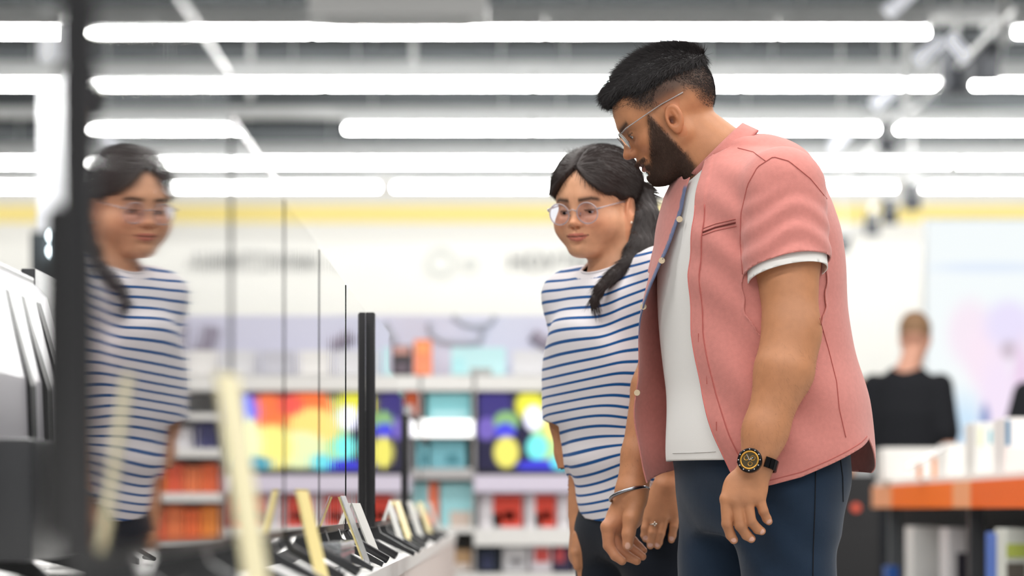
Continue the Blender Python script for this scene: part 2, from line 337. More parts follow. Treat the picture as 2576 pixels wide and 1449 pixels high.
goods(1334, 1388, 1376, 1440, (232, 228, 236), 'Red and white box second right of the navy box', stripe=[(.2, .9, .4, .95, (226, 90, 84))])
goods(1392, 1440, 1376, 1440, (56, 52, 84), 'Purple box right of the lowest red and white box', stripe=[(.1, .6, .4, .95, (220, 90, 96))])
for i in range(3): goods(1450 + i * 60, 1502 + i * 60, 1376, 1440, [(232, 228, 236), (226, 90, 60), (40, 50, 70)][i % 3], '%s box behind the couple on the lowest visible shelf' % ordn[i].capitalize())
for i in range(7): goods(1290 + i * 95, 1370 + i * 95, 880, 942, [(222, 222, 226), (236, 234, 232), (200, 200, 210)][i % 3], '%s pale box behind the couple on the top shelf' % ordn[i].capitalize())
cb = goods(1088, 1186, 1384, 1438, (196, 160, 120), 'Brown open cardboard box low under the white shelf', stripe=[(.1, .95, .0, .35, (236, 226, 220))])

for r_, (ya, yb, nme) in enumerate(((1166, 1240, 'upper'), (1272, 1368, 'lower'))):
    for i in range(7):
        c = [(240, 110, 60), (250, 150, 60), (228, 92, 66), (236, 130, 80)][(i * 3 + r_) % 4]
        goods(1668 + i * 46, 1708 + i * 46, ya + (i % 2) * 8, yb, c, '%s orange carton on the %s orange row, behind the man' % (ordn[i].capitalize(), nme), dep=.16)
for i in range(5): goods(1670 + i * 66, 1726 + i * 66, 1062 + (i % 2) * 12, 1128, [(60, 60, 110), (228, 226, 230), (214, 214, 220)][i % 3], '%s small box in the bay above the orange cartons' % ordn[i].capitalize(), dep=.16)
# ---------------- right side: counter, light box, cabinet ----------------
M_or = mat('orange_front', (255, 120, 12), .6, spec=.2); M_or2 = mat('pale_orange_front', (250, 166, 110), .5); M_or3 = mat('deep_orange_front', (242, 104, 6), .6, spec=.2)
TX = 1.525; TTOP = .925
ct = empty('display_counter', (TX + .4, 11, 0), 'Long white counter with an orange front edge on the right', 'counter')
def cp(n, x0, x1, y0, y1, z0, z1, m): return MB().box(x0 - TX - .4, x1 - TX - .4, y0 - 11, y1 - 11, z0, z1).build(n, m, ct)
cp('counter_top', TX, TX + .8, 8.0, 14.0, TTOP - .02, TTOP, M_wsat)
for y0, y1, m in ((13.27, 14.0, M_or2), (11.43, 13.27, M_or), (10.98, 11.43, M_or2), (8.0, 10.98, M_or3)): cp('front_edge', TX - .012, TX, y0, y1, TTOP - .108, TTOP - .02, m)
cp('front_edge', TX, TX + .8, 13.99, 14.0, TTOP - .108, TTOP - .02, M_or2)
for y in (8.5, 11.3, 13.7): 
    cp('post', TX + .03, TX + .08, y, y + .06, 0, TTOP - .1, M_dgrey if y < 12 else M_steel); cp('post', TX + .7, TX + .75, y, y + .06, 0, TTOP - .1, M_dgrey)
cp('lower_shelf', TX + .03, TX + .78, 8.1, 13.9, .5, .52, M_dgrey)
cp('back_panel', TX + .76, TX + .78, 8.1, 13.9, .05, TTOP - .1, mat('counter_back', (128, 129, 132), .6))
cp('end_panel', TX + .05, TX + .78, 13.9, 13.92, .05, TTOP - .1, mat('counter_back', (128, 129, 132), .6))
cp('lower_shelf', TX + .03, TX + .78, 8.1, 13.9, .2, .22, M_dgrey)
def cbox(name, px0, px1, py0, py1, Y, col, label, cat='box', dep=.25, stripe=None, grp=None):
    x0, x1, z0, z1 = pxx(px0, Y), pxx(px1, Y), pz(py1, Y), pz(py0, Y); cx = (x0 + x1) / 2
    o = empty(name, (cx, Y + dep / 2, z0), label, cat, grp)
    MB().box(x0 - cx, x1 - cx, -dep / 2, dep / 2, 0, z1 - z0, bev=.004).build('carton', mat('carton_%d_%d_%d' % col, col, .5), o)
    for (a, b, c, d, c2) in (stripe or []): MB().box((x0 - cx) + a * (x1 - x0), (x0 - cx) + b * (x1 - x0), -dep / 2 - .003, -dep / 2, c * (z1 - z0), d * (z1 - z0)).build('printed_panel', mat('print_%d_%d_%d' % c2, c2, .5), o)
    return o
def on_top(px, Y): return HY - (TTOP - CAMZ) * FPX / Y
def top_box(name, px0, px1, py0, Y, col, label, **k): return cbox(name, px0, px1, py0, on_top(0, Y), Y, col, label, **k)
top_box('product_box', 2222, 2375, 1126, 13.4, (236, 234, 230), 'Wide white box at the far end of the orange counter', grp='boxes on the counter')
top_box('product_box', 2380, 2470, 1116, 12.6, (240, 238, 234), 'White box in the middle of the counter behind the tablet stand', grp='boxes on the counter')
top_box('product_box', 2452, 2530, 1062, 11.2, (236, 234, 230), 'Tall white box with small blue and green prints on the counter', stripe=[(.1, .25, .55, .9, (226, 230, 200)), (.45, .55, .6, .85, (130, 190, 205)), (.62, .7, .6, .85, (130, 190, 205))], grp='boxes on the counter')
top_box('product_box', 2528, 2640, 1050, 10.6, (238, 232, 230), 'Tall white box with a dark blue mark at the right edge', stripe=[(.02, .12, .5, .95, (40, 110, 150)), (0, .9, 0, .45, (236, 220, 216))], grp='boxes on the counter')
ts = empty('tablet_stand', (pxx(2330, 12.3), 12.3, TTOP), 'Slanted tablet on an orange stand at the counter edge', 'tablet')
MB().box(-.08, .08, -.06, .06, 0, .006, M=Matrix.Translation((0, 0, .075)) @ Matrix.Rotation(R(-27), 4, 'Y')).build('tablet', mat('tablet_grey', (176, 176, 172), .3), ts)
for dx in (-.035, .02):
    MB().box(dx, dx + .016, -.02, 0, .0, .07 + dx * .5).build('leg', M_or2, ts)
# goods under the counter
under = [(2296, 2368, 1325, 12.8, (226, 226, 224), 'White upright box under the counter, left', None), (2386, 2432, 1328, 12.0, (216, 214, 216), 'White box with a dark opening under the counter', [(.45, .98, .12, .6, (40, 36, 50))]),
         (2508, 2530, 1340, 10.4, (60, 110, 200), 'Blue and white slim box under the counter at right', [(0, 1, .55, 1, (236, 228, 220))]), (2532, 2600, 1330, 10.2, (214, 218, 210), 'Green and grey box under the counter at the right edge', [(0, 1, .62, .8, (186, 200, 90)), (0, .7, 0, .55, (92, 86, 78)), (.15, .5, .1, .35, (186, 186, 180))])]
for px0, px1, py0, Y, col, label, st_ in under:
    h = pz(py0, Y) - .52; cbox('product_box', px0, px1, py0, HY - (.52 - CAMZ) * FPX / Y, Y, col, label, stripe=st_, grp='boxes under the counter')
for i, (px, Y) in enumerate([(2232, 13.4), (2290, 13.0)]):
    o = boxobj('product_box', pxx(px, Y), pxx(px + 28, Y), Y, Y + .15, .52, .58, mat('print_40_90_170', (40, 90, 170), .5)); tag(o, '%s low blue box under the far end of the counter' % ['Left', 'Right'][i], 'box', 'boxes under the counter')
# dark cabinet with a coral dot
cbn = empty('dark_cabinet', (pxx(2150, 15), 15, 0), 'Tall dark grey cabinet with a round coral mark, right of the man', 'cabinet')
MB().box(pxx(2040, 15) - cbn.location.x, pxx(2212, 15) - cbn.location.x, 0, .4, 0, pz(1195, 15), bev=.01).build('body', mat('cabinet_dark', (50, 50, 52), .6), cbn)
MB().tube([(pxx(2153, 15) - cbn.location.x, -.01, pz(1277, 15)), (pxx(2153, 15) - cbn.location.x, 0.0, pz(1277, 15))], .02, 16).build('coral_mark', mat('coral', (238, 100, 76), .5, emit=.25), cbn)
o = boxobj('orange_panel', pxx(2120, 18), pxx(2190, 18), 18, 18.1, 0, pz(955, 18), mat('orange_panel', (240, 140, 20), .6)); tag(o, 'Orange panel behind the shop assistant in black', 'panel')
o = boxobj('white_appliance', pxx(2150, 17.5), pxx(2204, 17.5), 17.3, 17.6, 0, pz(1068, 17.5), mat('appliance_white', (232, 234, 236), .4), bev=.02); tag(o, 'White rounded appliance left of the shop assistant', 'appliance')
# light box with a pale picture
LY = 21.0
def lb_mat():
    m = bpy.data.materials.new('lightbox_picture'); m.use_nodes = True; nt = m.node_tree; b = nt.nodes['Principled BSDF']; b.inputs['Base Color'].default_value = (.05, .05, .05, 1); b.inputs['Roughness'].default_value = .5
    tc = nt.nodes.new('ShaderNodeTexCoord'); prev = None; base = (243, 249, 250)
    blobs = [(-.25, -.62, .55, .42, (205, 230, 250), 1), (.2, -.75, .7, .35, (200, 225, 250), 1), (-.12, .1, .19, .28, (246, 232, 244), 1), (-.02, -.05, .17, .30, (248, 230, 244), 1), (.06, -.35, .16, .45, (244, 228, 248), 1), (.12, .16, .2, .2, (232, 224, 250), 1), (.12, .0, .07, .08, (205, 190, 205), 1), (.0, .52, .5, .045, (226, 236, 250), 1), (-.03, -.45, .035, .14, (100, 130, 190), 1), (.2, -.2, .07, .35, (236, 210, 236), 1)]
    for i, (x, z, rx, rz_, col, e) in enumerate(blobs):
        mp = nt.nodes.new('ShaderNodeMapping'); mp.inputs['Location'].default_value = (-x / rx, 0, -z / rz_); mp.inputs['Scale'].default_value = (1 / rx, 0, 1 / rz_)
        nt.links.new(tc.outputs['Object'], mp.inputs[0])
        gr = nt.nodes.new('ShaderNodeTexGradient'); gr.gradient_type = 'SPHERICAL'; nt.links.new(mp.outputs[0], gr.inputs[0])
        mr = nt.nodes.new('ShaderNodeMapRange'); mr.inputs['From Max'].default_value = .5; nt.links.new(gr.outputs[1], mr.inputs[0])
        mx = nt.nodes.new('ShaderNodeMix'); mx.data_type = 'RGBA'; nt.links.new(mr.outputs[0], mx.inputs[0])
        if prev is None: mx.inputs[6].default_value = (*lin(base), 1)
        else: nt.links.new(prev, mx.inputs[6])
        mx.inputs[7].default_value = (*lin(col), 1); prev = mx.outputs[2]
    nt.links.new(prev, b.inputs['Emission Color']); b.inputs['Emission Strength'].default_value = 1.0
    return m
lx0, lx1, lz0, lz1 = pxx(2326, LY), pxx(2760, LY), .6, pz(553, LY); lcx = pxx(2490, LY); lcz = pz(880, LY)
lb = empty('light_box', (lcx, LY, 0), 'Tall glowing light box with a pale blue and pink picture', 'light box')
MB().box(lx0 - lcx, lx1 - lcx, .01, .15, 0, lz1 + .01).build('frame', M_wsat, lb)
s = MB().box(lx0 - lcx + .01, lx1 - lcx - .01, 0, .01, lz0 - lcz, lz1 - lcz).build('picture', lb_mat(), lb); s.location = (0, 0, lcz)
# ---------------- television row ----------------
SZ = CAMZ - .105   # shelf top
PX0 = -.303        # screen plane
M_screen = bpy.data.materials.new('glossy_screen'); M_screen.use_nodes = True
_nt = M_screen.node_tree; _b = _nt.nodes['Principled BSDF']; _b.inputs['Base Color'].default_value = (.008, .008, .01, 1); _b.inputs['Roughness'].default_value = .03; _b.inputs['IOR'].default_value = 1.75
_b.inputs['Coat Weight'].default_value = .8; _b.inputs['Coat Roughness'].default_value = .0; _b.inputs['Coat IOR'].default_value = 1.5
_tc = _nt.nodes.new('ShaderNodeTexCoord'); _mp = _nt.nodes.new('ShaderNodeMapping'); _mp.inputs['Scale'].default_value = (1, 9, .35)
_n = _nt.nodes.new('ShaderNodeTexNoise'); _n.inputs['Scale'].default_value = 1.6; _n.inputs['Detail'].default_value = 2
_bp = _nt.nodes.new('ShaderNodeBump'); _bp.inputs['Strength'].default_value = .05; _bp.inputs['Distance'].default_value = .002
_nt.links.new(_tc.outputs['Object'], _mp.inputs[0]); _nt.links.new(_mp.outputs[0], _n.inputs[0]); _nt.links.new(_n.outputs[0], _bp.inputs['Height'])
_mp2 = _nt.nodes.new('ShaderNodeMapping'); _mp2.inputs['Scale'].default_value = (1, 60, .5); _n2 = _nt.nodes.new('ShaderNodeTexNoise'); _n2.inputs['Scale'].default_value = 1.3; _n2.inputs['Detail'].default_value = 1
_bp2 = _nt.nodes.new('ShaderNodeBump'); _bp2.inputs['Strength'].default_value = .03; _bp2.inputs['Distance'].default_value = .0006
_nt.links.new(_tc.outputs['Object'], _mp2.inputs[0]); _nt.links.new(_mp2.outputs[0], _n2.inputs[0]); _nt.links.new(_n2.outputs[0], _bp2.inputs['Height']); _nt.links.new(_bp.outputs[0], _bp2.inputs['Normal']); _bp = _bp2
_nt.links.new(_bp.outputs[0], _b.inputs['Normal']); _nt.links.new(_bp.outputs[0], _b.inputs['Coat Normal'])
M_bez = mat('dark_bezel', (30, 30, 33), .3)
M_sil = mat('silver_foot', (200, 200, 202), .3, metal=.6)
M_fdark = mat('dark_foot', (46, 47, 50), .35)
# the shared bench
bn = empty('display_bench', (-.75, 8, 0), 'Long white display bench carrying the row of televisions', 'bench')
def bp_(n, x0, x1, y0, y1, z0, z1, m): return MB().box(x0 + .75, x1 + .75, y0 - 8, y1 - 8, z0, z1).build(n, m, bn)
XE = -.222
bp_('bench_top', -1.28, XE, 1.2, 13.2, SZ - .03, SZ, M_wsat)
M_bw = mat('pinkish_laminate', (226, 214, 208), .5, noise=.03, nscale=40)
for i in range(10): bp_('front_panel', XE - .03, XE - .004, 1.2 + i * 1.2, 1.2 + i * 1.2 + 1.192, .06, SZ - .03, M_bw)
bp_('plinth', -1.22, XE - .06, 1.25, 13.15, 0, .06, M_dgrey)
bp_('rear_panel', -1.28, -1.26, 1.2, 13.2, .06, SZ - .03, M_bw)
def tv(y0, y1, h, label, bottom=-.043, thick=.014, foot='blade', plane=PX0, yaw=0, lean=0.0, highlight=False):
    """screen faces +x; y0..y1 along the aisle; h top above camera height"""
    yc = (y0 + y1) / 2; L = y1 - y0; zb = CAMZ + bottom - SZ; zt = CAMZ + h - SZ
    o = empty('television', (plane, yc, SZ), label, 'television', 'televisions in the row on the bench'); o.rotation_euler = (0, lean, yaw)
    MB().box(-thick, -.001, -L / 2, L / 2, zb, zt, bev=.0025).build('frame', M_bez, o, smooth=True, ang=40)
    MB().box(-.002, .0006, -L / 2 + .004, L / 2 - .004, zb + .012, zt - .003).build('screen', M_screen, o)
    MB().box(-thick - .035, -thick + .001, -L * .36, L * .36, zb + .02, zb + (zt - zb) * .55, bev=.008).build('rear_housing', M_black, o, smooth=True, ang=40)
    if highlight: MB().box(-thick - .001, .001, -L / 2, L / 2, zt - .002, zt + .004).build('top_highlight', M_sil, o)  # silver strip added to imitate light caught on the bezel top
    if foot == 'none': return o
    for s in (-1, 1):
        yy = s * L * (.26 if foot == 'blade' else .32)
        f = MB()
        if foot == 'blade':   # V shaped bent strip, front and rear toe
            f.prism([(.075, 0), (.078, .008), (.005, .05), (-.01, zb + .03), (-.03, zb + .03), (-.06, .03), (-.15, .008), (-.15, 0), (-.05, .016), (-.015, .035), (.0, .035)], yy - .012, yy + .012)
            f.build('foot', M_fdark, o)
        else:
            f.tube([(.07, yy - s * .02, .006), (.0, yy, zb * .75), (-.02, yy, zb + .02), (-.05, yy, zb * .75), (-.14, yy - s * .02, .006)], .008, 8).build('foot', M_fdark, o, smooth=True)
    return o
tv(2.42, 3.56, .462, 'Nearest television, largest, mirroring the woman', foot='blade', thick=.026, bottom=-.043, highlight=True)
tv(3.60, 4.40, .418, 'Second television from the front of the row', highlight=True)
tv(4.43, 5.20, .412, 'Third television from the front of the row', foot='tube')
tv(5.23, 6.03, .408, 'Fourth television, its sharp black edge above the white price card')
tv(6.07, 6.86, .408, 'Fifth television from the front of the row', foot='tube')
tv(6.92, 7.70, .405, 'Sixth television, with a thicker black side edge', thick=.02, plane=PX0 + .018)
tv(7.75, 8.5, .33, 'Seventh television from the front of the row', plane=PX0 + .01)
tv(8.56, 9.3, .3, 'Eighth television from the front of the row', foot='tube')
tv(9.36, 10.1, .26, 'Ninth television from the front of the row', plane=PX0 + .01)
tv(10.2, 11.0, .24, 'Tenth television from the front of the row')
tv(11.1, 12.0, .22, 'Last television at the far end of the row')
# back to back row: rear sides seen at the left edge
M_rb = mat('satin_black_back', (58, 59, 62), .28, bump=.1, bscale=600)
M_rs = mat('pale_grey_back', (196, 194, 200), .35, metal=.2)
def backtv(x, y0, y1, zt, label, style):
    yc = (y0 + y1) / 2; L = y1 - y0
    o = empty('television', (x, yc, SZ), label, 'television', 'televisions facing the other aisle')
    H = zt - SZ
    if style == 'bulky':
        # tapered bulge seen from behind
        MB().box(-.02, -.002, -L / 2, L / 2, .06, H, bev=.003).build('frame', M_rb, o)
        MB().prism([(-.002, H * .98), (.02, H * .93), (.055, H * .62), (.06, H * .36), (.06, .12), (-.002, .08)], -L / 2 + .01, L / 2 - .015).build('rear_shell', M_rs, o)
        for k in range(3): MB().prism([(.0, H * .95), (.024, H * .9), (.062, H * .6), (.066, H * .3), (.0, H * .3)], L / 2 - .16 - k * .16, L / 2 - .11 - k * .16).build('vent_band', M_black, o)
        MB().box(.0, .12, -L / 2 + .03, L / 2 - .24, .03, H * .42, bev=.01).build('electronics_box', M_rb, o, smooth=True, ang=40)
        for z in (.3, .12): MB().tube([(.12, L / 2 - .3, H * z), (.13, L / 2 - .3, H * z)], .008, 10).build('screw', M_sil, o)
    else:
        MB().box(-.012, .012, -L / 2, L / 2, .05, H, bev=.003).build('frame', M_rb, o, smooth=True, ang=40)
        MB().box(.012, .045, -L * .4, L * .4, .07, H * .5, bev=.01).build('electronics_box', M_black, o, smooth=True, ang=40)
    for s in (-.3, .3): MB().prism([(-.12, 0), (-.12, .01), (-.01, .08), (.03, .08), (.12, .01), (.12, 0), (.0, .03)], s * L - .012, s * L + .012).build('foot', M_fdark, o)
    MB().tube([(.03, 0, .1), (.1, .05, .05), (.16, .1, .012), (.12, .3, .012)], .004, 6).build('power_cable', M_black, o, smooth=True)
backtv(-.765, 4.45, 5.34, W(0, 700, 5.34).z, 'Television seen from behind with pale ribbed back, far left', 'bulky')
backtv(-.80, 5.5, 6.2, W(0, 690, 5.5).z + .01, 'Slim black television seen from behind, next to the ribbed one', 'slim')
backtv(-.86, 3.3, 4.3, SZ + .46, 'Dark television seen from behind at the lower left corner', 'slim')
# price cards
M_card = mat('price_card_white', (214, 214, 208), .5); M_cardy = mat('price_card_yellow', (250, 232, 160), .4); M_cardp = mat('price_card_cream', (250, 240, 196), .4); M_acr = mat('acrylic', (236, 240, 244), .08, trans=.75, ior=1.45)
def card(y, xb, h, lean, wdt, label, col=M_card, yaw=0, sleeve=False):
    o = empty('price_card', (xb, y, SZ), label, 'price card', 'price cards along the bench edge'); o.rotation_euler = (0, 0, yaw)
    # front leaf leaning back towards the television, rear strut
    MB().prism([(0, 0), (.003, .0), (-lean + .003, h), (-lean, h)], -wdt / 2, wdt / 2).build('card', col, o)
    if sleeve: MB().prism([(.004, 0), (.006, 0), (-lean + .006, h + .002), (-lean + .004, h + .002)], -wdt / 2 - .003, wdt / 2 + .003).build('sleeve', M_acr, o)
    MB().box(-.05, .0, -wdt / 2, wdt / 2, 0, .002).build('base', M_acr, o)
    return o
card(3.0, -.226, .225, .034, .07, 'Nearest tall cream price card, strongly blurred', M_cardp, R(-12))
card(4.5, -.256, .128, .031, .07, 'Second price card, pale yellow edge, blurred', M_cardy, R(-9))
card(5.72, -.25, .122, .046, .07, 'Third price card, clear sleeve with a yellow edge', M_cardy, R(-3), True)
card(6.3, -.254, .112, .045, .075, 'White price card leaning beside the fourth television', M_card, R(-9))
for i, (y, yw) in enumerate(((7.7, 6), (8.3, 8), (9.3, 8), (10.4, 8), (11.5, 8))): card(y, -.25, .12, .04, .08, '%s of the five small price cards at the far end' % ordn[i].capitalize(), [M_card, M_cardy][i % 2], R(-yw))
cl = MB(); cl.box(-.04, .0, -.22, .22, .035, .05, bev=.003); cl.box(-.004, 0, -.22, .22, .0, .035)
o = cl.build('acrylic_ledge', M_acr); o.location = (-.262, 5.32, SZ); tag(o, 'Clear acrylic ledge under the third television edge', 'ledge')
# ---------------- implicit body modelling ----------------
def A(p): return np.asarray(p, dtype=np.float64)
def smin(a, b, k):
    h = np.clip(.5 + .5 * (b - a) / k, 0, 1); return b * (1 - h) + a * h - k * h * (1 - h)
def smax(a, b, k): return -smin(-a, -b, k)
def rc(P, a, b, ra, rb):
    """tapered capsule"""
    a = A(a); b = A(b); ba = b - a; pa = P - a; L = max(1e-9, ba @ ba)
    h = np.clip((pa @ ba) / L, 0, 1)
    return np.linalg.norm(pa - h[:, None] * ba, axis=1) - (ra + (rb - ra) * h)
def chain(P, pts, rs, k=.004):
    d = None
    for i in range(len(pts) - 1):
        e = rc(P, pts[i], pts[i + 1], rs[i], rs[i + 1]); d = e if d is None else smin(d, e, k)
    return d
def ell(P, c, r, Rm=None):
    q = P - A(c)
    if Rm is not None: q = q @ Rm      # rows in local axes
    r = A(r); k0 = np.linalg.norm(q / r, axis=1); k1 = np.linalg.norm(q / (r * r), axis=1) + 1e-9
    return k0 * (k0 - 1) / k1
def loft(P, tab, yaw, n=2.3):
    """tab rows: z, cx, cy, half width (side axis), half depth (front axis); pseudo distance"""
    T = A(tab); z = np.clip(P[:, 2], T[0, 0], T[-1, 0])
    cx, cy, a, b = (np.interp(z, T[:, 0], T[:, i]) for i in (1, 2, 3, 4))
    dx = P[:, 0] - cx; dy = P[:, 1] - cy
    f = np.array([math.cos(yaw), math.sin(yaw)]); s = np.array([-f[1], f[0]])
    u = np.abs(dx * s[0] + dy * s[1]); v = np.abs(dx * f[0] + dy * f[1])
    k = ((u / a) ** n + (v / b) ** n) ** (1 / n)
    rad = np.sqrt(u * u + v * v) + 1e-9
    d = rad * (1 - 1 / np.maximum(k, 1e-3))
    d = np.where(k < .2, -np.minimum(a, b) * .8, d)
    dz = np.maximum(T[0, 0] - P[:, 2], P[:, 2] - T[-1, 0])
    return np.where(dz > 0, np.sqrt(np.maximum(d, 0) ** 2 + dz ** 2), d)
def smooth_tab(tab, n=60):
    T = A(tab); o = np.argsort(T[:, 0]); T = T[o]; z = np.linspace(T[0, 0], T[-1, 0], n)
    # monotone-ish cubic (catmull) per column
    out = [z]
    for i in range(1, T.shape[1]):
        y = T[:, i]; m = np.gradient(y, T[:, 0]); k = np.clip(np.searchsorted(T[:, 0], z) - 1, 0, len(T) - 2)
        h = T[k + 1, 0] - T[k, 0]; t = (z - T[k, 0]) / h
        out.append((2 * t**3 - 3 * t**2 + 1) * y[k] + (t**3 - 2 * t**2 + t) * h * m[k] + (-2 * t**3 + 3 * t**2) * y[k + 1] + (t**3 - t**2) * h * m[k + 1])
    return np.stack(out, 1)
def polygonise(func, lo, hi, res, B=6, marg=2.2):
    """surface nets on a sparse blocked grid -> verts, quads"""
    lo = A(lo); hi = A(hi); nb = np.ceil((hi - lo) / (res * B)).astype(int); n = nb * B + 1
    cs = [lo[i] + (np.arange(nb[i]) + .5) * B * res for i in range(3)]
    G = np.stack(np.meshgrid(*cs, indexing='ij'), -1).reshape(-1, 3)
    fc = func(G); act = np.abs(fc) < B * res * .87 * marg
    F = np.repeat(np.repeat(np.repeat(np.where(fc < 0, -1., 1.).reshape(nb).astype(np.float32), B, 0), B, 1), B, 2)
    F = np.pad(F, ((0, 1), (0, 1), (0, 1)), mode='edge')
    idx = np.argwhere(act.reshape(nb)); off = np.stack(np.meshgrid(*[np.arange(B + 1)] * 3, indexing='ij'), -1).reshape(-1, 3)
    for s in range(0, len(idx), 600):
        I = (idx[s:s + 600, None, :] * B + off[None]).reshape(-1, 3)
        F[I[:, 0], I[:, 1], I[:, 2]] = func(lo + I * res)
    F[F == 0] = 1e-9
    S = F < 0
    c = S[:-1, :-1, :-1].astype(np.int8)
    for d in ((1, 0, 0), (0, 1, 0), (0, 0, 1), (1, 1, 0), (1, 0, 1), (0, 1, 1), (1, 1, 1)):
        c = c + S[d[0]:n[0] - 1 + d[0], d[1]:n[1] - 1 + d[1], d[2]:n[2] - 1 + d[2]]
    m = (c > 0) & (c < 8); cells = np.argwhere(m); N = len(cells)
    V = np.zeros((N, 3)); cnt = np.zeros(N)
    corners = [(i, j, k) for i in (0, 1) for j in (0, 1) for k in (0, 1)]
    val = {q: F[cells[:, 0] + q[0], cells[:, 1] + q[1], cells[:, 2] + q[2]].astype(float) for q in corners}
    for q in corners:
        for ax in range(3):
            if q[ax]: continue
            r = list(q); r[ax] = 1; r = tuple(r); a, b = val[q], val[r]; x = (a < 0) != (b < 0)
            t = np.where(x, a / np.where(x, a - b, 1), 0)
            p = np.zeros((N, 3)) + A(q); p[:, ax] = t
            V += p * x[:, None]; cnt += x
    V = lo + (cells + V / cnt[:, None]) * res
    key = (cells[:, 0] * n[1] + cells[:, 1]) * n[2] + cells[:, 2]
    def look(I):
        k = (I[:, 0] * n[1] + I[:, 1]) * n[2] + I[:, 2]; j = np.searchsorted(key, k); j = np.clip(j, 0, N - 1); return j, key[j] == k
    quads = []
    for ax in range(3):
        s0 = [slice(None)] * 3; s1 = [slice(None)] * 3; s0[ax] = slice(0, -1); s1[ax] = slice(1, None)
        a = S[tuple(s0)]; b = S[tuple(s1)]; E = np.argwhere(a != b); u, v = [(1, 2), (2, 0), (0, 1)][ax]
        E = E[(E[:, u] > 0) & (E[:, v] > 0)]
        E = E[(E[:, u] < n[u] - 1) & (E[:, v] < n[v] - 1)]
        inside = S[E[:, 0], E[:, 1], E[:, 2]]
        q = []
        ok = np.ones(len(E), bool)
        for du, dv in ((1, 1), (0, 1), (0, 0), (1, 0)):
            I = E.copy(); I[:, u] -= du; I[:, v] -= dv; j, o = look(I); q.append(j); ok &= o
        q = np.stack(q, 1)[ok]; inside = inside[ok]
        q[~inside] = q[~inside][:, ::-1]
        quads.append(q)
    return V, np.concatenate(quads)
def relax(V, Q, it=2, lam=.5, fix=None):
    """laplacian smoothing"""
    e = np.concatenate([Q[:, [0, 1]], Q[:, [1, 2]], Q[:, [2, 3]], Q[:, [3, 0]]]); e = np.concatenate([e, e[:, ::-1]])
    deg = np.bincount(e[:, 0], minlength=len(V)).astype(float); deg[deg == 0] = 1
    for _ in range(it):
        S = np.stack([np.bincount(e[:, 0], V[e[:, 1], i], len(V)) for i in range(3)], 1) / deg[:, None]
        W2 = V + lam * (S - V)
        if fix is not None: W2[fix] = V[fix]
        V = W2
    return V
def project(func, V, it=1, eps=5e-4):
    for _ in range(it):
        f = func(V); g = np.stack([func(V + np.eye(3)[i] * eps) - f for i in range(3)], 1) / eps
        V = V - (f / (np.sum(g * g, 1) + 1e-6))[:, None] * g
    return V
def normals(func, V, eps=1e-3):
    g = np.stack([func(V + np.eye(3)[i] * eps) - func(V - np.eye(3)[i] * eps) for i in range(3)], 1)
    return g / (np.linalg.norm(g, axis=1)[:, None] + 1e-12)
def compact(V, Q):
    u, inv = np.unique(Q.ravel(), return_inverse=True); return V[u], inv.reshape(Q.shape), u
def npmesh(name, V, Q, m, parent=None, col=None, smooth=True, attrs=None, solid=0):
    me = bpy.data.meshes.new(name); n = Q.shape[1]
    me.vertices.add(len(V)); me.vertices.foreach_set('co', np.ascontiguousarray(V, dtype=np.float32).ravel())
    me.loops.add(Q.size); me.loops.foreach_set('vertex_index', Q.ravel().astype(np.int32))
    me.polygons.add(len(Q)); me.polygons.foreach_set('loop_start', np.arange(0, Q.size, n, dtype=np.int32)); 
    me.polygons.foreach_set('loop_total', np.full(len(Q), n, dtype=np.int32))
    me.update(calc_edges=True)
    if smooth: me.polygons.foreach_set('use_smooth', [True] * len(Q))
    if col is not None:
        a = me.color_attributes.new('tint', 'FLOAT_COLOR', 'POINT'); c4 = np.ones((len(V), 4), np.float32); c4[:, :3] = col; a.data.foreach_set('color', c4.ravel())
    for k, v in (attrs or {}).items():
        a = me.attributes.new(k, 'FLOAT', 'POINT'); a.data.foreach_set('value', np.ascontiguousarray(v, dtype=np.float32))
    me.validate()
    o = bpy.data.objects.new(name, me); COL.objects.link(o)
    if m: me.materials.append(m)
    if parent: o.parent = parent
    if solid:
        md = o.modifiers.new('thickness', 'SOLIDIFY'); md.thickness = solid; md.offset = -1
    return o
def tint_mat(name, rough=.5, sss=0, bump=0, bscale=300, sheen=0, spec=.5, noise=0, nscale=60, stretch=None):
    m = mat(name, (200, 200, 200), rough, bump=bump, bscale=bscale, sheen=sheen, spec=spec, sss=sss, stretch=stretch)
    nt = m.node_tree; b = nt.nodes['Principled BSDF']; at = nt.nodes.new('ShaderNodeAttribute'); at.attribute_name = 'tint'
    src = at.outputs['Color']
    if noise:
        tc = nt.nodes.new('ShaderNodeTexCoord'); n = nt.nodes.new('ShaderNodeTexNoise'); n.inputs['Scale'].default_value = nscale; n.inputs['Detail'].default_value = 6
        nt.links.new(tc.outputs['Object'], n.inputs[0]); mr = nt.nodes.new('ShaderNodeMapRange'); mr.inputs['From Min'].default_value = .3; mr.inputs['From Max'].default_value = .7
        mr.inputs['To Min'].default_value = 1 - noise; mr.inputs['To Max'].default_value = 1 + noise; nt.links.new(n.outputs[0], mr.inputs[0])
        mx = nt.nodes.new('ShaderNodeVectorMath'); mx.operation = 'MULTIPLY'; nt.links.new(src, mx.inputs[0]); nt.links.new(mr.outputs[0], mx.inputs[1]); src = mx.outputs[0]
    nt.links.new(src, b.inputs['Base Color']); return m
def gauss(d, s): return np.exp(-.5 * (d / s) ** 2)
def rotm(axis, ang): return np.array(Matrix.Rotation(ang, 3, axis))
def frame_of(yaw, pitch, roll=0, yaw0=0):
    """matrix whose columns are head forward, left, up in world; pitch>0 looks down"""
    return rotm('Z', yaw) @ rotm('Y', pitch) @ rotm('X', roll)
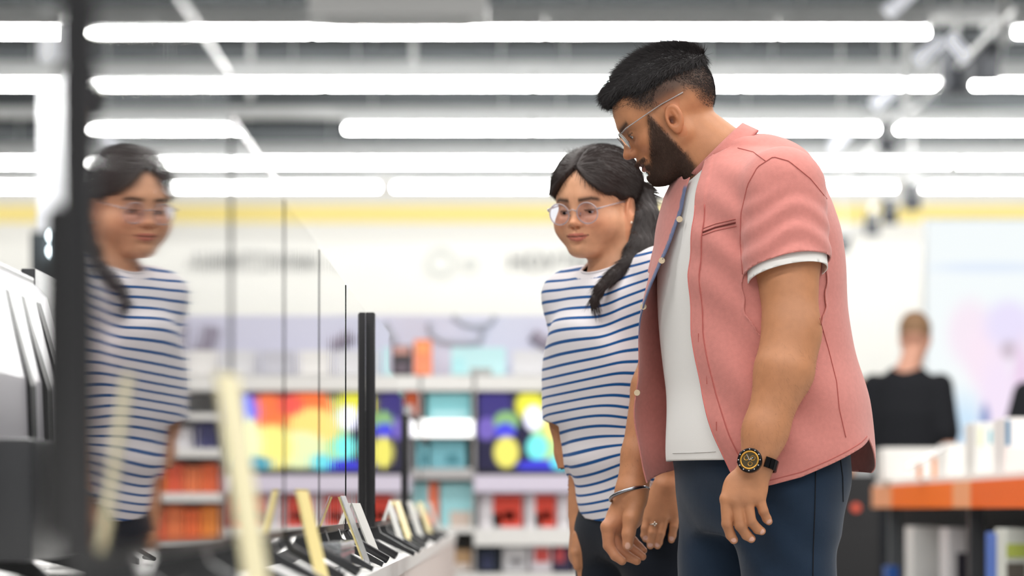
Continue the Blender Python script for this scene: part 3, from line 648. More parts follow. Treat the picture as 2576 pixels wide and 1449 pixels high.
# ---------- head in local space: x forward, y left, z up, metres, origin between the eyes' level and the ears ----------
def head_sdf(P, s):
    """s: dict of shape parameters"""
    if s.get('zs'): P = P.copy(); P[:, 2] = np.where(P[:, 2] < 0, P[:, 2] / s['zs'], P[:, 2])
    x, y, z = P[:, 0], np.abs(P[:, 1]), P[:, 2]
    Q = np.stack([x, y, z], 1)
    w = s.get('w', 1.0)
    d = ell(P, (-.012, 0, .042), (.1, .076 * w, .082))
    d = smin(d, ell(P, (-.035, 0, .02), (.074, .072 * w, .075)), .02)
    d = smin(d, ell(P, (.03, 0, .01), (.058, .064 * w, .075)), .03)          # forehead block
    d = smin(d, ell(P, (.036, 0, -.045), (.05, .05 * w * s.get('cheekw', 1), .058)), .03)         # face block
    d = smin(d, rc(Q, (.078, .014, .024), (.062, .044 * w, .022), .012, .010), .02)          # brow
    d = smin(d, ell(Q, (.052, .042 * w, -.03), (.026, .022, .024) if not s.get('full') else (.03, .027, .032)), .022)          # cheek bone
    jw = s.get('jaw', .05)
    d = smin(d, rc(Q, (-.002, jw * w, -.055), (.055, .022, -.1), .019, .016), .026)
    d = smin(d, rc(Q, (-.008, .056 * w, -.01), (-.002, jw * w, -.055), .017, .018), .022)
    d = smin(d, ell(P, (.07 + s.get('chin', 0), 0, -.1), (.02, .022, .018)), .022)
    d = smin(d, ell(P, (.03, 0, -.085), (.04, .035, .03)), .03)
    if s.get('full'):
        d = smin(d, ell(Q, (.04, .034, -.05), (.034, .03, .034)), .03); d = smin(d, ell(Q, (.022, .04, -.042), (.034, .024, .03)), .03)
    # muzzle
    d = smin(d, ell(P, (.07, 0, -.06), (.024, .027, .026)), .022)
    # eye sockets
    d = smax(d, -ell(Q, (.1, .0315, -.002), (.021, .0165, .0125)), .014)
    # eyelids over ball
    d = smin(d, ell(Q, (.0735, .0315, -.0015), (.0135, .0150, .0125)), .005)
    # lid slit
    op = s.get('open', .0035); ez = s.get('eyez', -.003)
    d = smax(d, -ell(Q, (.0885, .0325, ez), (.010, .0125, op)), .0015)
    d = smin(d, rc(Q, (.086, .02, ez + op + .0015), (.083, .043, ez + op * .6), .0018, .0018), .002)   # lash ridge
    # nose
    nl = s.get('nose', 0)
    d = smin(d, rc(P, (.083, 0, .012), (.1 + nl, 0, -.026), .0075, .0085), .012)
    d = smin(d, ell(P, (.1005 + nl, 0, -.032), (.0125, .0105, .0095)), .007)
    d = smin(d, ell(Q, (.0915 + nl * .7, .0125, -.0355), (.0115, .0075, .0075)), .005)
    d = smax(d, -ell(Q, (.0975 + nl * .7, .0065, -.0435), (.006, .0038, .005)), .002)
    # lips
    sm = s.get('smile', 0); lf = s.get('lips', 1.0); mo = s.get('mopen', .0)
    bx = .0925
    d = smin(d, rc(Q, (bx, .0, -.0605), (bx - .011, .0225 + sm, -.066 + sm), .0052 * lf, .0025), .006)
    d = smin(d, rc(Q, (bx - .002, .0, -.0735 - mo), (bx - .0125, .0195 + sm * .7, -.0685 - mo * .5 + sm * .9), .0062 * lf, .003), .006)
    d = smax(d, -rc(Q, (bx + .0065, 0, -.0665 - mo / 2), (bx - .008, .0235 + sm, -.0675 - mo / 2 + sm * 1.1), .0016 + mo * .5, .0008), .002)
    d = smax(d, -rc(P, (bx + .004, 0, -.0485), (bx + .004, 0, -.055), .0018, .0022), .004)      # philtrum
    d = smax(d, -rc(P, (bx - .0, .012, -.084 - mo), (bx - .0, -.012, -.084 - mo), .004, .004), .01)      # under the lip
    # ears
    ex = -.006 + s.get('earx', 0); ez0 = s.get('earz', 0); Q = Q - A((0, 0, ez0)); er = rotm('Y', R(-12)); ey = .0745 * w
    e = ell(Q, (ex, ey + .006, -.006), (.018, .007, .031), er)
    e = smax(e, -ell(Q, (ex + .002, ey + .0145, -.003), (.0128, .0092, .0235), er), .002)
    e = smin(e, rc(Q, (ex - .004, ey + .0065, .009), (ex - .0055, ey + .0065, -.018), .0032, .0035), .003)
    e = smax(e, -ell(Q, (ex + .006, ey + .0085, -.0075), (.0062, .0095, .0085), er), .002)
    e = smin(e, ell(Q, (ex + .0065, ey + .0045, -.03), (.0085, .0045, .01)), .004)
    e = smin(e, ell(Q, (ex + .0135, ey + .005, -.006), (.003, .0035, .0055)), .003)
    return smin(d, e, .004)
def head_colour(P, skin, lips, s, dark=None):
    """albedo for head skin in local coordinates"""
    if s.get('zs'): P = P.copy(); P[:, 2] = np.where(P[:, 2] < 0, P[:, 2] / s['zs'], P[:, 2])
    x, y, z = P[:, 0], np.abs(P[:, 1]), P[:, 2]
    c = np.tile(A(lin(skin)), (len(P), 1)); mo = s.get('mopen', 0)
    def mixc(c, col, m): m = np.clip(m, 0, 1)[:, None]; return c * (1 - m) + A(lin(col)) * m
    # warm cheeks, nose, ears
    warm = tuple(int(v * k) for v, k in zip(skin, (1.0, .90, .86)))
    c = mixc(c, warm, .55 * gauss(np.sqrt((y - .042) ** 2 + (z + .035) ** 2), .02) * (x > .02))
    c = mixc(c, warm, .5 * gauss(np.sqrt(y ** 2 + (z + .032) ** 2), .012) * (x > .08))
    c = mixc(c, warm, .6 * (y > .076) * (x > -.03) * (x < .02))
    # lids a little darker
    dk = tuple(int(v * .72) for v in skin)
    c = mixc(c, dk, .6 * gauss(np.sqrt(((y - .032) / 1.3) ** 2 + (z - .004) ** 2), .009) * (x > .06))
    # lip colour
    sm = s.get('smile', 0); yl = y / (.0245 + sm); zl = -.067 - mo / 2 + sm * yl ** 2
    up = np.clip(1 - yl ** 2, 0, 1)
    m = (x > .07) * (z < zl + (.0105 + mo * .3) * up) * (z > zl - (.0115 + mo * .8) * up) * (yl < 1)
    c = mixc(c, lips, m * .85)
    c = mixc(c, tuple(int(v * .3) for v in skin), gauss(z - zl - .0005, .0012 + mo * .35) * (yl < .98) * (x > .075) * (x < .0975 + mo) * .85)  # dark line paints the shade between the lips
    # lash line
    ez = s.get('eyez', -.003); op = s.get('open', .0035)
    c = mixc(c, (30, 22, 18), .9 * gauss(z - ez - op - .001, .0011) * (np.abs(y - .032) < .0135) * (x > .072))
    return c
def ribbons(roots, dirs, length, width, droop=None, seg=3, curve=None, ndir=None):
    """thin tapering strands: roots (N,3), dirs (N,3) unit; returns verts, quads"""
    N = len(roots); L = length if hasattr(length, '__len__') else np.full(N, length)
    side = np.cross(dirs, ndir if ndir is not None else np.tile([0, -1, 0.], (N, 1))); side /= (np.linalg.norm(side, axis=1)[:, None] + 1e-9)
    V = []; 
    for i in range(seg + 1):
        t = i / seg; p = roots + dirs * (L * t)[:, None]
        if droop is not None: p = p + droop * ((L * t * t)[:, None])
        wv = width * (1 - .8 * t) / 2
        V += [p - side * wv, p + side * wv]
    V = np.stack(V, 1)  # N, 2*(seg+1), 3
    b = np.arange(N)[:, None] * (2 * (seg + 1)); Q = np.concatenate([b + np.array([2 * i, 2 * i + 1, 2 * i + 3, 2 * i + 2]) for i in range(seg)])
    return V.reshape(-1, 3), Q
def sample_surface(V, Q, w, n):
    """area x weight sampling of points on quads"""
    a = np.linalg.norm(np.cross(V[Q[:, 2]] - V[Q[:, 0]], V[Q[:, 3]] - V[Q[:, 1]]), axis=1) / 2 * w[Q].mean(1)
    i = rng.choice(len(Q), n, p=a / a.sum()); u, v = rng.random((2, n))
    q = V[Q[i]]; return (q[:, 0] * ((1 - u) * (1 - v))[:, None] + q[:, 1] * (u * (1 - v))[:, None] + q[:, 2] * (u * v)[:, None] + q[:, 3] * ((1 - u) * v)[:, None])
# ---------------- man in the pink shirt ----------------
def clipmesh(V, T, g):
    """keep the part of a triangle mesh where g < 0, cutting triangles exactly"""
    ins = g[T] < 0; k = ins.sum(1); out = [T[k == 3]]; newV = [V]; base = len(V)
    edges = {}
    S = T[(k == 1) | (k == 2)]; I = g[S] < 0
    if len(S):
        E = np.sort(np.concatenate([S[:, [0, 1]], S[:, [1, 2]], S[:, [2, 0]]]), 1); key = E[:, 0].astype(np.int64) * len(V) + E[:, 1]
        uk, first = np.unique(key, return_index=True); UE = E[first]; ga, gb = g[UE[:, 0]], g[UE[:, 1]]
        cr = (ga < 0) != (gb < 0); t = np.where(cr, ga / np.where(cr, ga - gb, 1), .5); NV = V[UE[:, 0]] + (V[UE[:, 1]] - V[UE[:, 0]]) * t[:, None]
        newV.append(NV)
        def eid(a, b): 
            lo = np.minimum(a, b).astype(np.int64); hi = np.maximum(a, b); return base + np.searchsorted(uk, lo * len(V) + hi)
        for r in range(3):
            a, b, c = S[:, r], S[:, (r + 1) % 3], S[:, (r + 2) % 3]; ia, ib, ic = I[:, r], I[:, (r + 1) % 3], I[:, (r + 2) % 3]
            m = ia & ~ib & ~ic; out.append(np.stack([a[m], eid(a[m], b[m]), eid(a[m], c[m])], 1))
            m = ~ia & ib & ic; out.append(np.stack([eid(a[m], b[m]), b[m], c[m]], 1)); out.append(np.stack([eid(a[m], b[m]), c[m], eid(a[m], c[m])], 1))
    V2 = np.concatenate(newV); T2 = np.concatenate(out); u, inv = np.unique(T2.ravel(), return_inverse=True); return V2[u], inv.reshape(T2.shape)
def tri(Q): return np.concatenate([Q[:, [0, 1, 2]], Q[:, [0, 2, 3]]])
def finger(P, pts, r, k=.0035):
    return chain(P, pts, r, k)
class Head:
    def __init__(s, origin, yaw, pitch, roll, sc, shape):
        s.o = A(origin); s.M = frame_of(yaw, pitch, roll); s.sc = sc; s.shape = shape
    def loc(s, P):
        L = (P - s.o) @ s.M / s.sc; zt = s.shape.get('zt', 1.0); L[:, 2] = np.where(L[:, 2] > 0, L[:, 2] / zt, L[:, 2]); return L
    def wor(s, L):
        L = np.array(L, float); zt = s.shape.get('zt', 1.0); L[..., 2] = np.where(L[..., 2] > 0, L[..., 2] * zt, L[..., 2]); return L * s.sc @ s.M.T + s.o
    def sdf(s, P): return head_sdf(s.loc(P), s.shape) * s.sc
def eyes(H, parent, gaze=(1, .1, -.3), iris=(58, 36, 24)):
    for sd in (1, -1):
        c = A((.0742, .0315 * sd, -.0018)); V = []; Q = []
        n, m = 20, 14; g = A(gaze) / np.linalg.norm(gaze)
        for i in range(m + 1):
            for j in range(n): V.append((math.cos(math.pi * i / m), math.sin(math.pi * i / m) * math.cos(2 * math.pi * j / n), math.sin(math.pi * i / m) * math.sin(2 * math.pi * j / n)))
        for i in range(m):
            for j in range(n): Q.append((i * n + j, i * n + (j + 1) % n, (i + 1) * n + (j + 1) % n, (i + 1) * n + j))
        V = A(V); dt = V @ g; col = np.tile(A(lin((206, 198, 192))), (len(V), 1)); col[dt > .86] = lin(iris); col[dt > .965] = lin((8, 6, 6))
        npmesh('eye', H.wor(c + V * .0118), np.array(Q), tint_mat('eye_surface', .08), parent, col=col)
M_gl = mat('clear_frame', (222, 220, 224), .12, trans=.35, ior=1.4); M_lens = mat('spectacle_lens', (241, 242, 255), .02, trans=1.0, ior=1.05, spec=.6)  # slight blue lens tint paints in a bluish reflection
def glasses(H, parent, cx=.1, cz=-.003, ry=.0245, rz=.021, tz0=.013, tz1=.026, gap=.0335, rim=.0016, M=None, pant=.12, tipx=-.022, hw=.075):
    root = bpy.data.objects.new('spectacles', None); COL.objects.link(root); root.parent = parent
    root['label'] = 'spectacles with a thin clear frame'
    T = lambda pts: [H.wor(A(p)) for p in pts]
    wrap = lambda y: -(max(0, abs(y) - .01) ** 2) * 1.3
    for sd in (1, -1):
        pts = [(cx + wrap(sd * gap + ry * math.cos(a)) + pant * rz * math.sin(a), sd * gap + ry * math.cos(a), cz + rz * math.sin(a)) for a in np.linspace(0, 2 * math.pi, 33)[:-1]]
        MB().tube(T(pts), rim, 8, close=True).build('rim', M or M_gl, root, smooth=True)
        c = (cx + wrap(sd * gap) , sd * gap, cz); b = MB(); pw = [Vector(q) for q in T([c] + pts)]; f = Vector(H.M[:, 0]) * .0008
        n = len(pts); b.add([p + f for p in pw] + [p - f for p in pw], [(0, i, i % n + 1) for i in range(1, n + 1)] + [(n + 1, n + 1 + i % n + 1, n + 1 + i) for i in range(1, n + 1)])
        b.build('lens', M_lens, root, smooth=False)
        e = sd * (gap + ry)
        hinge = (cx + wrap(e) + .002, e + sd * .001, tz0 - .003)
        MB().tube(T([hinge, (cx - .012, sd * (hw - .005), tz0), (cx - .05, sd * hw, (tz0 + tz1) / 2), (.006, sd * (hw + .001), tz1), (tipx, sd * (hw + .001), tz1 - .002)]), [rim * 1.3, rim * 1.2, rim, rim, rim * 1.1], 8).build('temple', M or M_gl, root, smooth=True)
        MB().tube(T([(cx - .004, sd * (gap - ry * .75), cz + .001), (cx - .011, sd * (gap - ry) * 1.0, cz - .006)]), [.001, .0022], 6).build('nose_pad', M or M_gl, root, smooth=True)
    MB().tube(T([(cx, (gap - ry) * 1.02, cz + .005), (cx + .003, 0, cz + .009), (cx, -(gap - ry) * 1.02, cz + .005)]), rim * 1.1, 8).build('bridge', M or M_gl, root, smooth=True)
    return root
MY = 6.2
def Mp(px, py, dy=0.0): return np.array(W(px, py, MY + dy))
def mz(py): return CAMZ + (HY - py) * MY / FPX
def mx_(px): return (px - CX) * MY / FPX
man = empty('person', (mx_(1900), MY, 0), 'Man in an open pink shirt over a white tee, leaning to look at a screen', 'person')
def adopt(o, root=man):
    o.parent = root; o.matrix_parent_inverse = Matrix.Translation(-root.location); return o
MYAW = R(210)
MT = smooth_tab([(mz(py), mx_(cx), MY + dy, a, b) for py, cx, dy, a, b in [
    (1330, 1922, 0, .14, .11), (1240, 1920, 0, .168, .132), (1100, 1910, 0, .178, .142), (900, 1893, 0, .184, .147), (750, 1885, 0, .187, .147), (640, 1882, 0, .188, .143),
    (560, 1876, 0, .18, .132), (490, 1866, 0, .15, .115), (430, 1856, 0, .11, .09), (400, 1850, 0, .08, .07), (380, 1848, 0, .06, .05)]], 40)
shN, elN, wrN = Mp(1968, 478, -.155), Mp(1992, 840, -.22), Mp(1902, 1168, -.26)
shF, elF, wrF = Mp(1762, 524, .155), Mp(1676, 880, .225), Mp(1588, 1232, .165)
nkB, nkT = Mp(1838, 425, 0), Mp(1722, 300, 0); TRZ = Mp(1848, 478, 0); YOK = Mp(1902, 446, .02)
MH = Head(Mp(1677, 290), math.pi, R(31), 0, .955, dict(zt=.92, earx=.004, earz=-.014, nose=.002, zs=.9, w=1.02, jaw=.053, mopen=.004, open=.0045, eyez=-.004, lips=1.1))
def man_torso(P, off=0.0):
    d = loft(P, MT, MYAW, 2.25)
    d = smin(d, rc(P, TRZ, shN, .052, .068), .05)
    d = smin(d, rc(P, TRZ, shF, .052, .064), .05)
    d = smin(d, ell(P, YOK, (.096, .105, .07)), .04)
    return d - off
def hand_near(P):
    Z = lambda x, y, d=0: Mp(x, y, -.265 + d)
    kn = [Z(1829, 1256, .0), Z(1853, 1262, -.006), Z(1879, 1259, -.006), Z(1908, 1248, 0)]
    d = None
    w1 = Z(1900, 1180)
    for q, x in zip(kn, (-14, -5, 6, 14)):
        e = rc(P, Z(1902 + x, 1178, .004), q, .0165, .0135); d = e if d is None else smin(d, e, .012)
    d = smin(d, ell(P, Z(1872, 1228, .006), (.038, .013, .036)), .012)
    F = [([kn[0], Z(1829, 1318, -.002), Z(1838, 1346, .008), Z(1846, 1358, .012)], (.0125, .0098, .0088, .0078)),
         ([kn[1], Z(1862, 1322, -.008), Z(1878, 1346, .006), Z(1890, 1355, .012)], (.0122, .0099, .009, .0078)),
         ([kn[2], Z(1889, 1311, -.006), Z(1906, 1331, .006), Z(1916, 1336, .012)], (.0118, .0094, .0086, .0075)),
         ([kn[3], Z(1920, 1285, 0), Z(1929, 1305, .008), Z(1934, 1312, .012)], (.011, .0088, .008, .0068))]
    for pts, r in F: d = smin(d, chain(P, pts, r, .003), .0028)
    d = smin(d, chain(P, [Z(1880, 1205, .03), Z(1855, 1245, .038), Z(1845, 1285, .04), Z(1848, 1310, .04)], (.018, .014, .011, .0095), .006), .008)
    return d
def hand_far(P):
    Z = lambda x, y, d=0: Mp(x, y, .165 + d)
    d = smin(rc(P, Z(1590, 1236), Z(1560, 1300, .02), .026, .026), rc(P, Z(1592, 1240), Z(1590, 1306, .03), .025, .02), .02)
    kn = [Z(1529, 1326, 0), Z(1540, 1336, .02), Z(1556, 1340, .038), Z(1572, 1338, .052)]
    for q in kn: d = smin(d, rc(P, Z(1580, 1275, .02), q, .02, .0145), .012)
    F = [([kn[0], Z(1531, 1372, .002), Z(1548, 1398, -.002), Z(1565, 1411, -.004)], (.0135, .0108, .0095, .0085)),
         ([kn[1], Z(1556, 1382, .018), Z(1580, 1400, .014), Z(1602, 1411, .01)], (.013, .0108, .0095, .0082)),
         ([kn[2], Z(1582, 1376, .036), Z(1602, 1391, .03), Z(1616, 1400, .026)], (.0125, .0102, .009, .0078)),
         ([kn[3], Z(1594, 1362, .05), Z(1608, 1375, .044), Z(1619, 1385, .04)], (.0115, .009, .008, .0072))]
    for pts, r in F: d = smin(d, chain(P, pts, r, .003), .0028)
    d = smin(d, chain(P, [Z(1598, 1262, -.01), Z(1588, 1304, -.022), Z(1581, 1343, -.026), Z(1579, 1371, -.024)], (.022, .0165, .0122, .0105), .006), .009)
    return d
def man_arms(P):
    d = chain(P, [shN, shN * .5 + elN * .5 + A((0, 0, 0)), elN], (.062, .059, .046), .01)
    d = smin(d, chain(P, [elN, elN * .72 + wrN * .28 + A((.004, -.004, 0)), wrN * .75 + elN * .25, wrN], (.046, .0495, .037, .0305), .025), .035)
    e = chain(P, [shF, elF], (.06, .046), .01)
    e = smin(e, chain(P, [elF, elF * .72 + wrF * .28, wrF * .75 + elF * .25, wrF], (.045, .048, .035, .029), .012), .02)
    return np.minimum(d, e)
hipN, hipF = Mp(1982, 1235, -.09), Mp(1835, 1235, .09)
kneN, kneF = Mp(1985, 1800, -.09), Mp(1805, 1800, .1)
ankN, ankF = Mp(2010, 2325, -.08), Mp(1830, 2325, .1)
def man_legs(P, off=0):
    d = loft(P, MT[MT[:, 0] < mz(1100)], MYAW, 2.25) + .0
    d = smin(d, smin(rc(P, hipN, kneN, .087, .07), rc(P, kneN, ankN, .068, .052), .03), .045)
    d = smin(d, smin(rc(P, hipF, kneF, .088, .07), rc(P, kneF, ankF, .068, .052), .03), .03)
    return d - off
def man_skin(P):
    d = smin(man_torso(P, -.02), man_arms(P), .03)
    d = smin(d, smin(hand_near(P), hand_far(P), .002), .012)
    nk = rc(P, nkB, nkT + A((.012, 0, -.03)), .068, .06)
    nk = smin(nk, rc(P, Mp(1785, 455, -.01), Mp(1735, 380, -.0), .042, .045), .03)
    d = smin(d, nk, .03)
    h = MH.sdf(P); bl = MH.loc(P)
    h = h - beard_mask(bl) * .0045
    d = smin(d, h, .014)
    d = smin(d, man_legs(P, -.012), .02)
    for s_, an in ((1, ankN), (-1, ankF)): d = smin(d, rc(P, an - A((0, 0, .03)), an + A((-.13, -.06, -.055)), .042, .03), .02)
    return d
def sst(x, a, b):
    t = np.clip((x - a) / (b - a), 0, 1); return t * t * (3 - 2 * t)
def beard_mask(L):
    x, y, z = L[:, 0], np.abs(L[:, 1]), L[:, 2]
    fr = sst(.041 + (.013 - z) * .50 - x, -.006, .010)             # behind the cheek line
    bk = sst(x - (.034 + (z - .015) * .22), -.006, .009)           # in front of the ear and jaw edge
    side = fr * bk * sst(.034 - z, 0, .02) * (y > .02)
    side = side * sst(z + .125, 0, .01)
    chin = sst(-.0805 - z, -.002, .005) * sst(x, .0, .02)
    corner = gauss(np.sqrt((y - .030) ** 2 + (z + .070) ** 2), .0055) * (x > .05) * 1.3
    must = sst(z + .0585, -.001, .003) * sst(-.0475 - z, -.001, .003) * (x > .068) * (y < .034) * .8
    lowcheek = sst(-.066 - z, 0, .01) * sst(y - .022, 0, .006) * sst(x, .016, .03)
    m = np.clip(np.maximum.reduce([side, chin, corner, must, lowcheek]), 0, 1)
    return m * sst(.034 - z, 0, .02)
SKIN_M = (190, 132, 94)
def man_colour(P):
    L = MH.loc(P); near = np.linalg.norm(P - MH.o, axis=1) < .17
    c = np.tile(A(lin(SKIN_M)), (len(P), 1)); c[near] = head_colour(L[near], SKIN_M, (158, 98, 88), MH.shape)
    def mixc(c, col, m): m = np.clip(m, 0, 1)[:, None]; return c * (1 - m) + A(lin(col)) * m
    x, y, z = L[:, 0], np.abs(L[:, 1]), L[:, 2]
    hd = near & (z > -.13)
    c = mixc(c, (40, 30, 26), beard_mask(L) * hd * .9)
    # faded sides: stubble colour tinted onto the scalp
    fade = sst(z - (-.004 + .022 * sst(x, .02, .06)), 0, .045) * sst(.068 - x, 0, .03) + sst(-x - .05, 0, .04) * sst(z + .05, 0, .05)
    ear = gauss(np.sqrt(((x - .004) / 1.) ** 2 + (z + .018) ** 2), .016) * (y > .074)
    c = mixc(c, (52, 40, 34), np.clip(fade, 0, 1) * hd * .88 * (1 - np.clip(ear * 2, 0, 1)) * (z > -.06))
    c = mixc(c, (96, 56, 44), gauss(np.sqrt(((x - .006) / 1.) ** 2 + ((z + .02) / 1.4) ** 2), .0055) * (y > .07) * (y < .0835) * near)  # dark tint paints the shade inside the ear hollow
    # eyebrows
    br = gauss(z - (.0205 + .2 * (y - .03) * (y < .05)), .0042) * sst(y, .010, .016) * sst(.054 - y, 0, .006) * (x > .05)
    c = mixc(c, (30, 22, 20), br * hd * .9)
    # darker skin tone at the elbow and knuckles
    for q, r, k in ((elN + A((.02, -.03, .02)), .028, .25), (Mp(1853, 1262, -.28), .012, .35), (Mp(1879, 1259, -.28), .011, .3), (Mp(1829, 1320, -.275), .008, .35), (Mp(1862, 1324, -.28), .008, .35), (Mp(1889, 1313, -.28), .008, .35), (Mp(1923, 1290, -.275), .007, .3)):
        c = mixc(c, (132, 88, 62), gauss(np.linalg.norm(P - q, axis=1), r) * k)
    # nails
    for q, n in ((Mp(1846, 1361, -.262), 0), (Mp(1892, 1358, -.262), 0), (Mp(1919, 1338, -.262), 0), (Mp(1936, 1314, -.262), 0)):
        c = mixc(c, (226, 178, 160), sst(.0066 - np.linalg.norm(P - q, axis=1), 0, .002) * (P[:, 1] < q[1] + .003))
    q = Mp(1579, 1374, .128); dd = (P - q) / A((.0065, .014, .0085)); c = mixc(c, (230, 188, 170), sst(1 - np.linalg.norm(dd, axis=1), 0, .25) * .85)
    # palm side of the far hand is rosier
    q = Mp(1575, 1360, .18); c = mixc(c, (204, 138, 108), gauss(np.linalg.norm((P - q) / A((1.2, 1, 1)), axis=1), .035) * .55)
    return c
M_skin = tint_mat('skin', .48, sss=0, bump=.12, bscale=500, noise=.05, nscale=70)
def region_mesh(func, boxes, name, m, parent, colf, fin=None):
    """one mesh from neighbouring boxes meshed at their own resolution"""
    Vs, Qs, n = [], [], 0
    for lo, hi, res in boxes:
        V, Q = polygonise(func, lo, hi, res)
        if len(V): Vs.append(V); Qs.append(Q + n); n += len(V)
    V = np.concatenate(Vs); Q = np.concatenate(Qs)
    return npmesh(name, V, Q, m, parent, col=colf(V)), V, Q
zN = mz(455); 
boxes = [((mx_(1500), MY - .15, mz(500)), (mx_(1850), MY + .15, mz(100)), .0022),          # head
         ((mx_(1850) - .004, MY - .2, mz(500)), (mx_(2080), MY + .2, mz(280)), .006),
         ((mx_(1630), MY - .33, mz(1170)), (mx_(2130), MY + .34, mz(500) + .006), .0055),
         ((mx_(1762), MY - .36, mz(1385)), (mx_(1985), MY - .19, mz(1170) + .004), .002),
         ((mx_(1490), MY + .09, mz(1445)), (mx_(1640), MY + .30, mz(1170) + .004), .002),
         ((mx_(1560), MY + .1, mz(1175)), (mx_(1640), MY + .3, mz(800)), .004),
         ((mx_(1640), MY - .19, -.01), (mx_(2150), MY + .3, mz(1170) + .006), .012)]
mb, mV, mQ = region_mesh(man_skin, boxes, 'body', M_skin, None, man_colour); adopt(mb)
def HA(o): return adopt(o)
hr = bpy.data.objects.new('eyes', None); COL.objects.link(hr); adopt(hr)
hr.matrix_parent_inverse = Matrix.Translation(-man.location)
eyes(MH, hr, (1, .0, -.35))
gm = glasses(MH, man, cx=.1005, cz=-.003, ry=.0235, rz=.0185, tz0=.014, tz1=.019, gap=.034, rim=.0011, tipx=-.042, hw=.078, M=mat('clear_thin_frame', (178, 170, 168), .15, trans=.3, ior=1.4)); gm.matrix_parent_inverse = Matrix.Translation(-man.location)
# hair
M_hair = mat('black_hair', (33, 29, 30), .5, spec=.45)
def man_cap(P):
    L = MH.loc(P); x, y, z = L[:, 0], np.abs(L[:, 1]), L[:, 2]
    d = np.minimum(ell(L, (-.012, 0, .042), (.1, .078, .082)), ell(L, (.03, 0, .01), (.058, .066, .075)))
    d = smin(ell(L, (-.012, 0, .042), (.1, .078, .082)), ell(L, (.03, 0, .012), (.06, .066, .078)), .03)
    edge = .054 + .022 * sst(x, .02, .07) - .012 * sst(-x, .02, .1)      # hairline height on the side
    th = -.008 + .024 * sst(z - edge, -.004, .03) - .004 * sst(x, .04, .08)
    d = d - th
    d = smin(d, ell(L, (.068, 0, .094), (.02, .05, .017)), .02)         # fringe
    return np.maximum(d, -(z - edge + .012) * .8) * MH.sc
V, Q = polygonise(man_cap, (mx_(1500), MY - .12, mz(330)), (mx_(1840), MY + .12, mz(85)), .0028)
hc = npmesh('hair', V, Q, M_hair, None); adopt(hc)
def strand_object(name, base, wfun, n, dirf, length, width, m, parent, seg=2, jitter=.25, droop=None):
    V, Q = base; P = sample_surface(V, Q, np.clip(wfun(V), 0, None) + 1e-9, n)
    keep = wfun(P) > .15; P = P[keep]; D = dirf(P); D = D + rng.normal(0, jitter, D.shape); D /= np.linalg.norm(D, axis=1)[:, None]
    L = length * (.6 + .6 * rng.random(len(P))); v, q = ribbons(P, D, L, width, seg=seg, droop=droop)
    o = npmesh(name, v, q, m, parent, smooth=False); o['kind'] = 'stuff'; return o
def man_hair_dir(P):
    L = MH.loc(P); nrm = normals(man_cap, P, .004)
    t = np.stack([np.full(len(L), 1.0), L[:, 1] * 2, -.25 + L[:, 0] * -3], 1) @ MH.M.T
    t -= nrm * np.sum(t * nrm, 1)[:, None]; t /= np.linalg.norm(t, axis=1)[:, None]
    return t * .85 + nrm * .45
o = strand_object('hair_strands', (V, Q), lambda P: np.ones(len(P)), 24000, man_hair_dir, .019, .0007, M_hair, None); adopt(o)
hs = np.linalg.norm(mV - MH.o, axis=1) < .16; hq = mQ[hs[mQ].all(1)]
M_beard = mat('dark_brown_beard', (62, 43, 33), .6, spec=.3)
def wb(P): return (beard_mask(MH.loc(P)) ** 1.5 - .04) * (np.linalg.norm(P - MH.o, axis=1) < .16)
def bdir(P):
    nrm = normals(MH.sdf, P, .002); t = np.tile(A((.25, 0, -1)) @ MH.M.T, (len(P), 1)); t -= nrm * np.sum(t * nrm, 1)[:, None]
    return t * .9 + nrm * .45
o = strand_object('beard', (mV, hq), wb, 24000, bdir, .0058, .00045, M_beard, None); adopt(o)
# short stubble of the faded sides
def wf(P):
    L = MH.loc(P); x, y, z = L[:, 0], np.abs(L[:, 1]), L[:, 2]
    f = sst(z - (.004 + .02 * sst(x, .02, .06)), 0, .06) * sst(.07 - x, 0, .03) + sst(-x - .05, 0, .04) * sst(z + .045, 0, .05)
    return np.clip(f, 0, 1) * (np.linalg.norm(P - MH.o, axis=1) < .16) * (z < .1) * (1 - (y > .077))
o = strand_object('stubble', (mV, hq), wf, 26000, lambda P: normals(MH.sdf, P, .002) * .6 + np.tile(A((.1, 0, -.6)) @ MH.M.T, (len(P), 1)), .0035, .00045, M_hair, None, seg=1); adopt(o)
def whair(P):
    t1 = ((P - elN) @ (wrN - elN)) / np.sum((wrN - elN) ** 2); t2 = ((P - elF) @ (wrF - elF)) / np.sum((wrF - elF) ** 2)
    n1 = np.linalg.norm(P - elN - t1[:, None] * (wrN - elN), axis=1) < .06; n2 = np.linalg.norm(P - elF - t2[:, None] * (wrF - elF), axis=1) < .06
    return ((t1 > .1) & (t1 < .95) & n1) * 1. + ((t2 > .1) & (t2 < .95) & n2) * 1.
am = whair(mV) > 0; aq = mQ[am[mQ].all(1)]
o = strand_object('arm_hair', (mV, aq), whair, 2600, lambda P: normals(man_arms, P, .002) * .35 + np.tile(A((.25, 0, -.8)), (len(P), 1)), .008, .00016, mat('arm_hair', (112, 78, 58), .6), None, seg=2, jitter=.35); adopt(o)
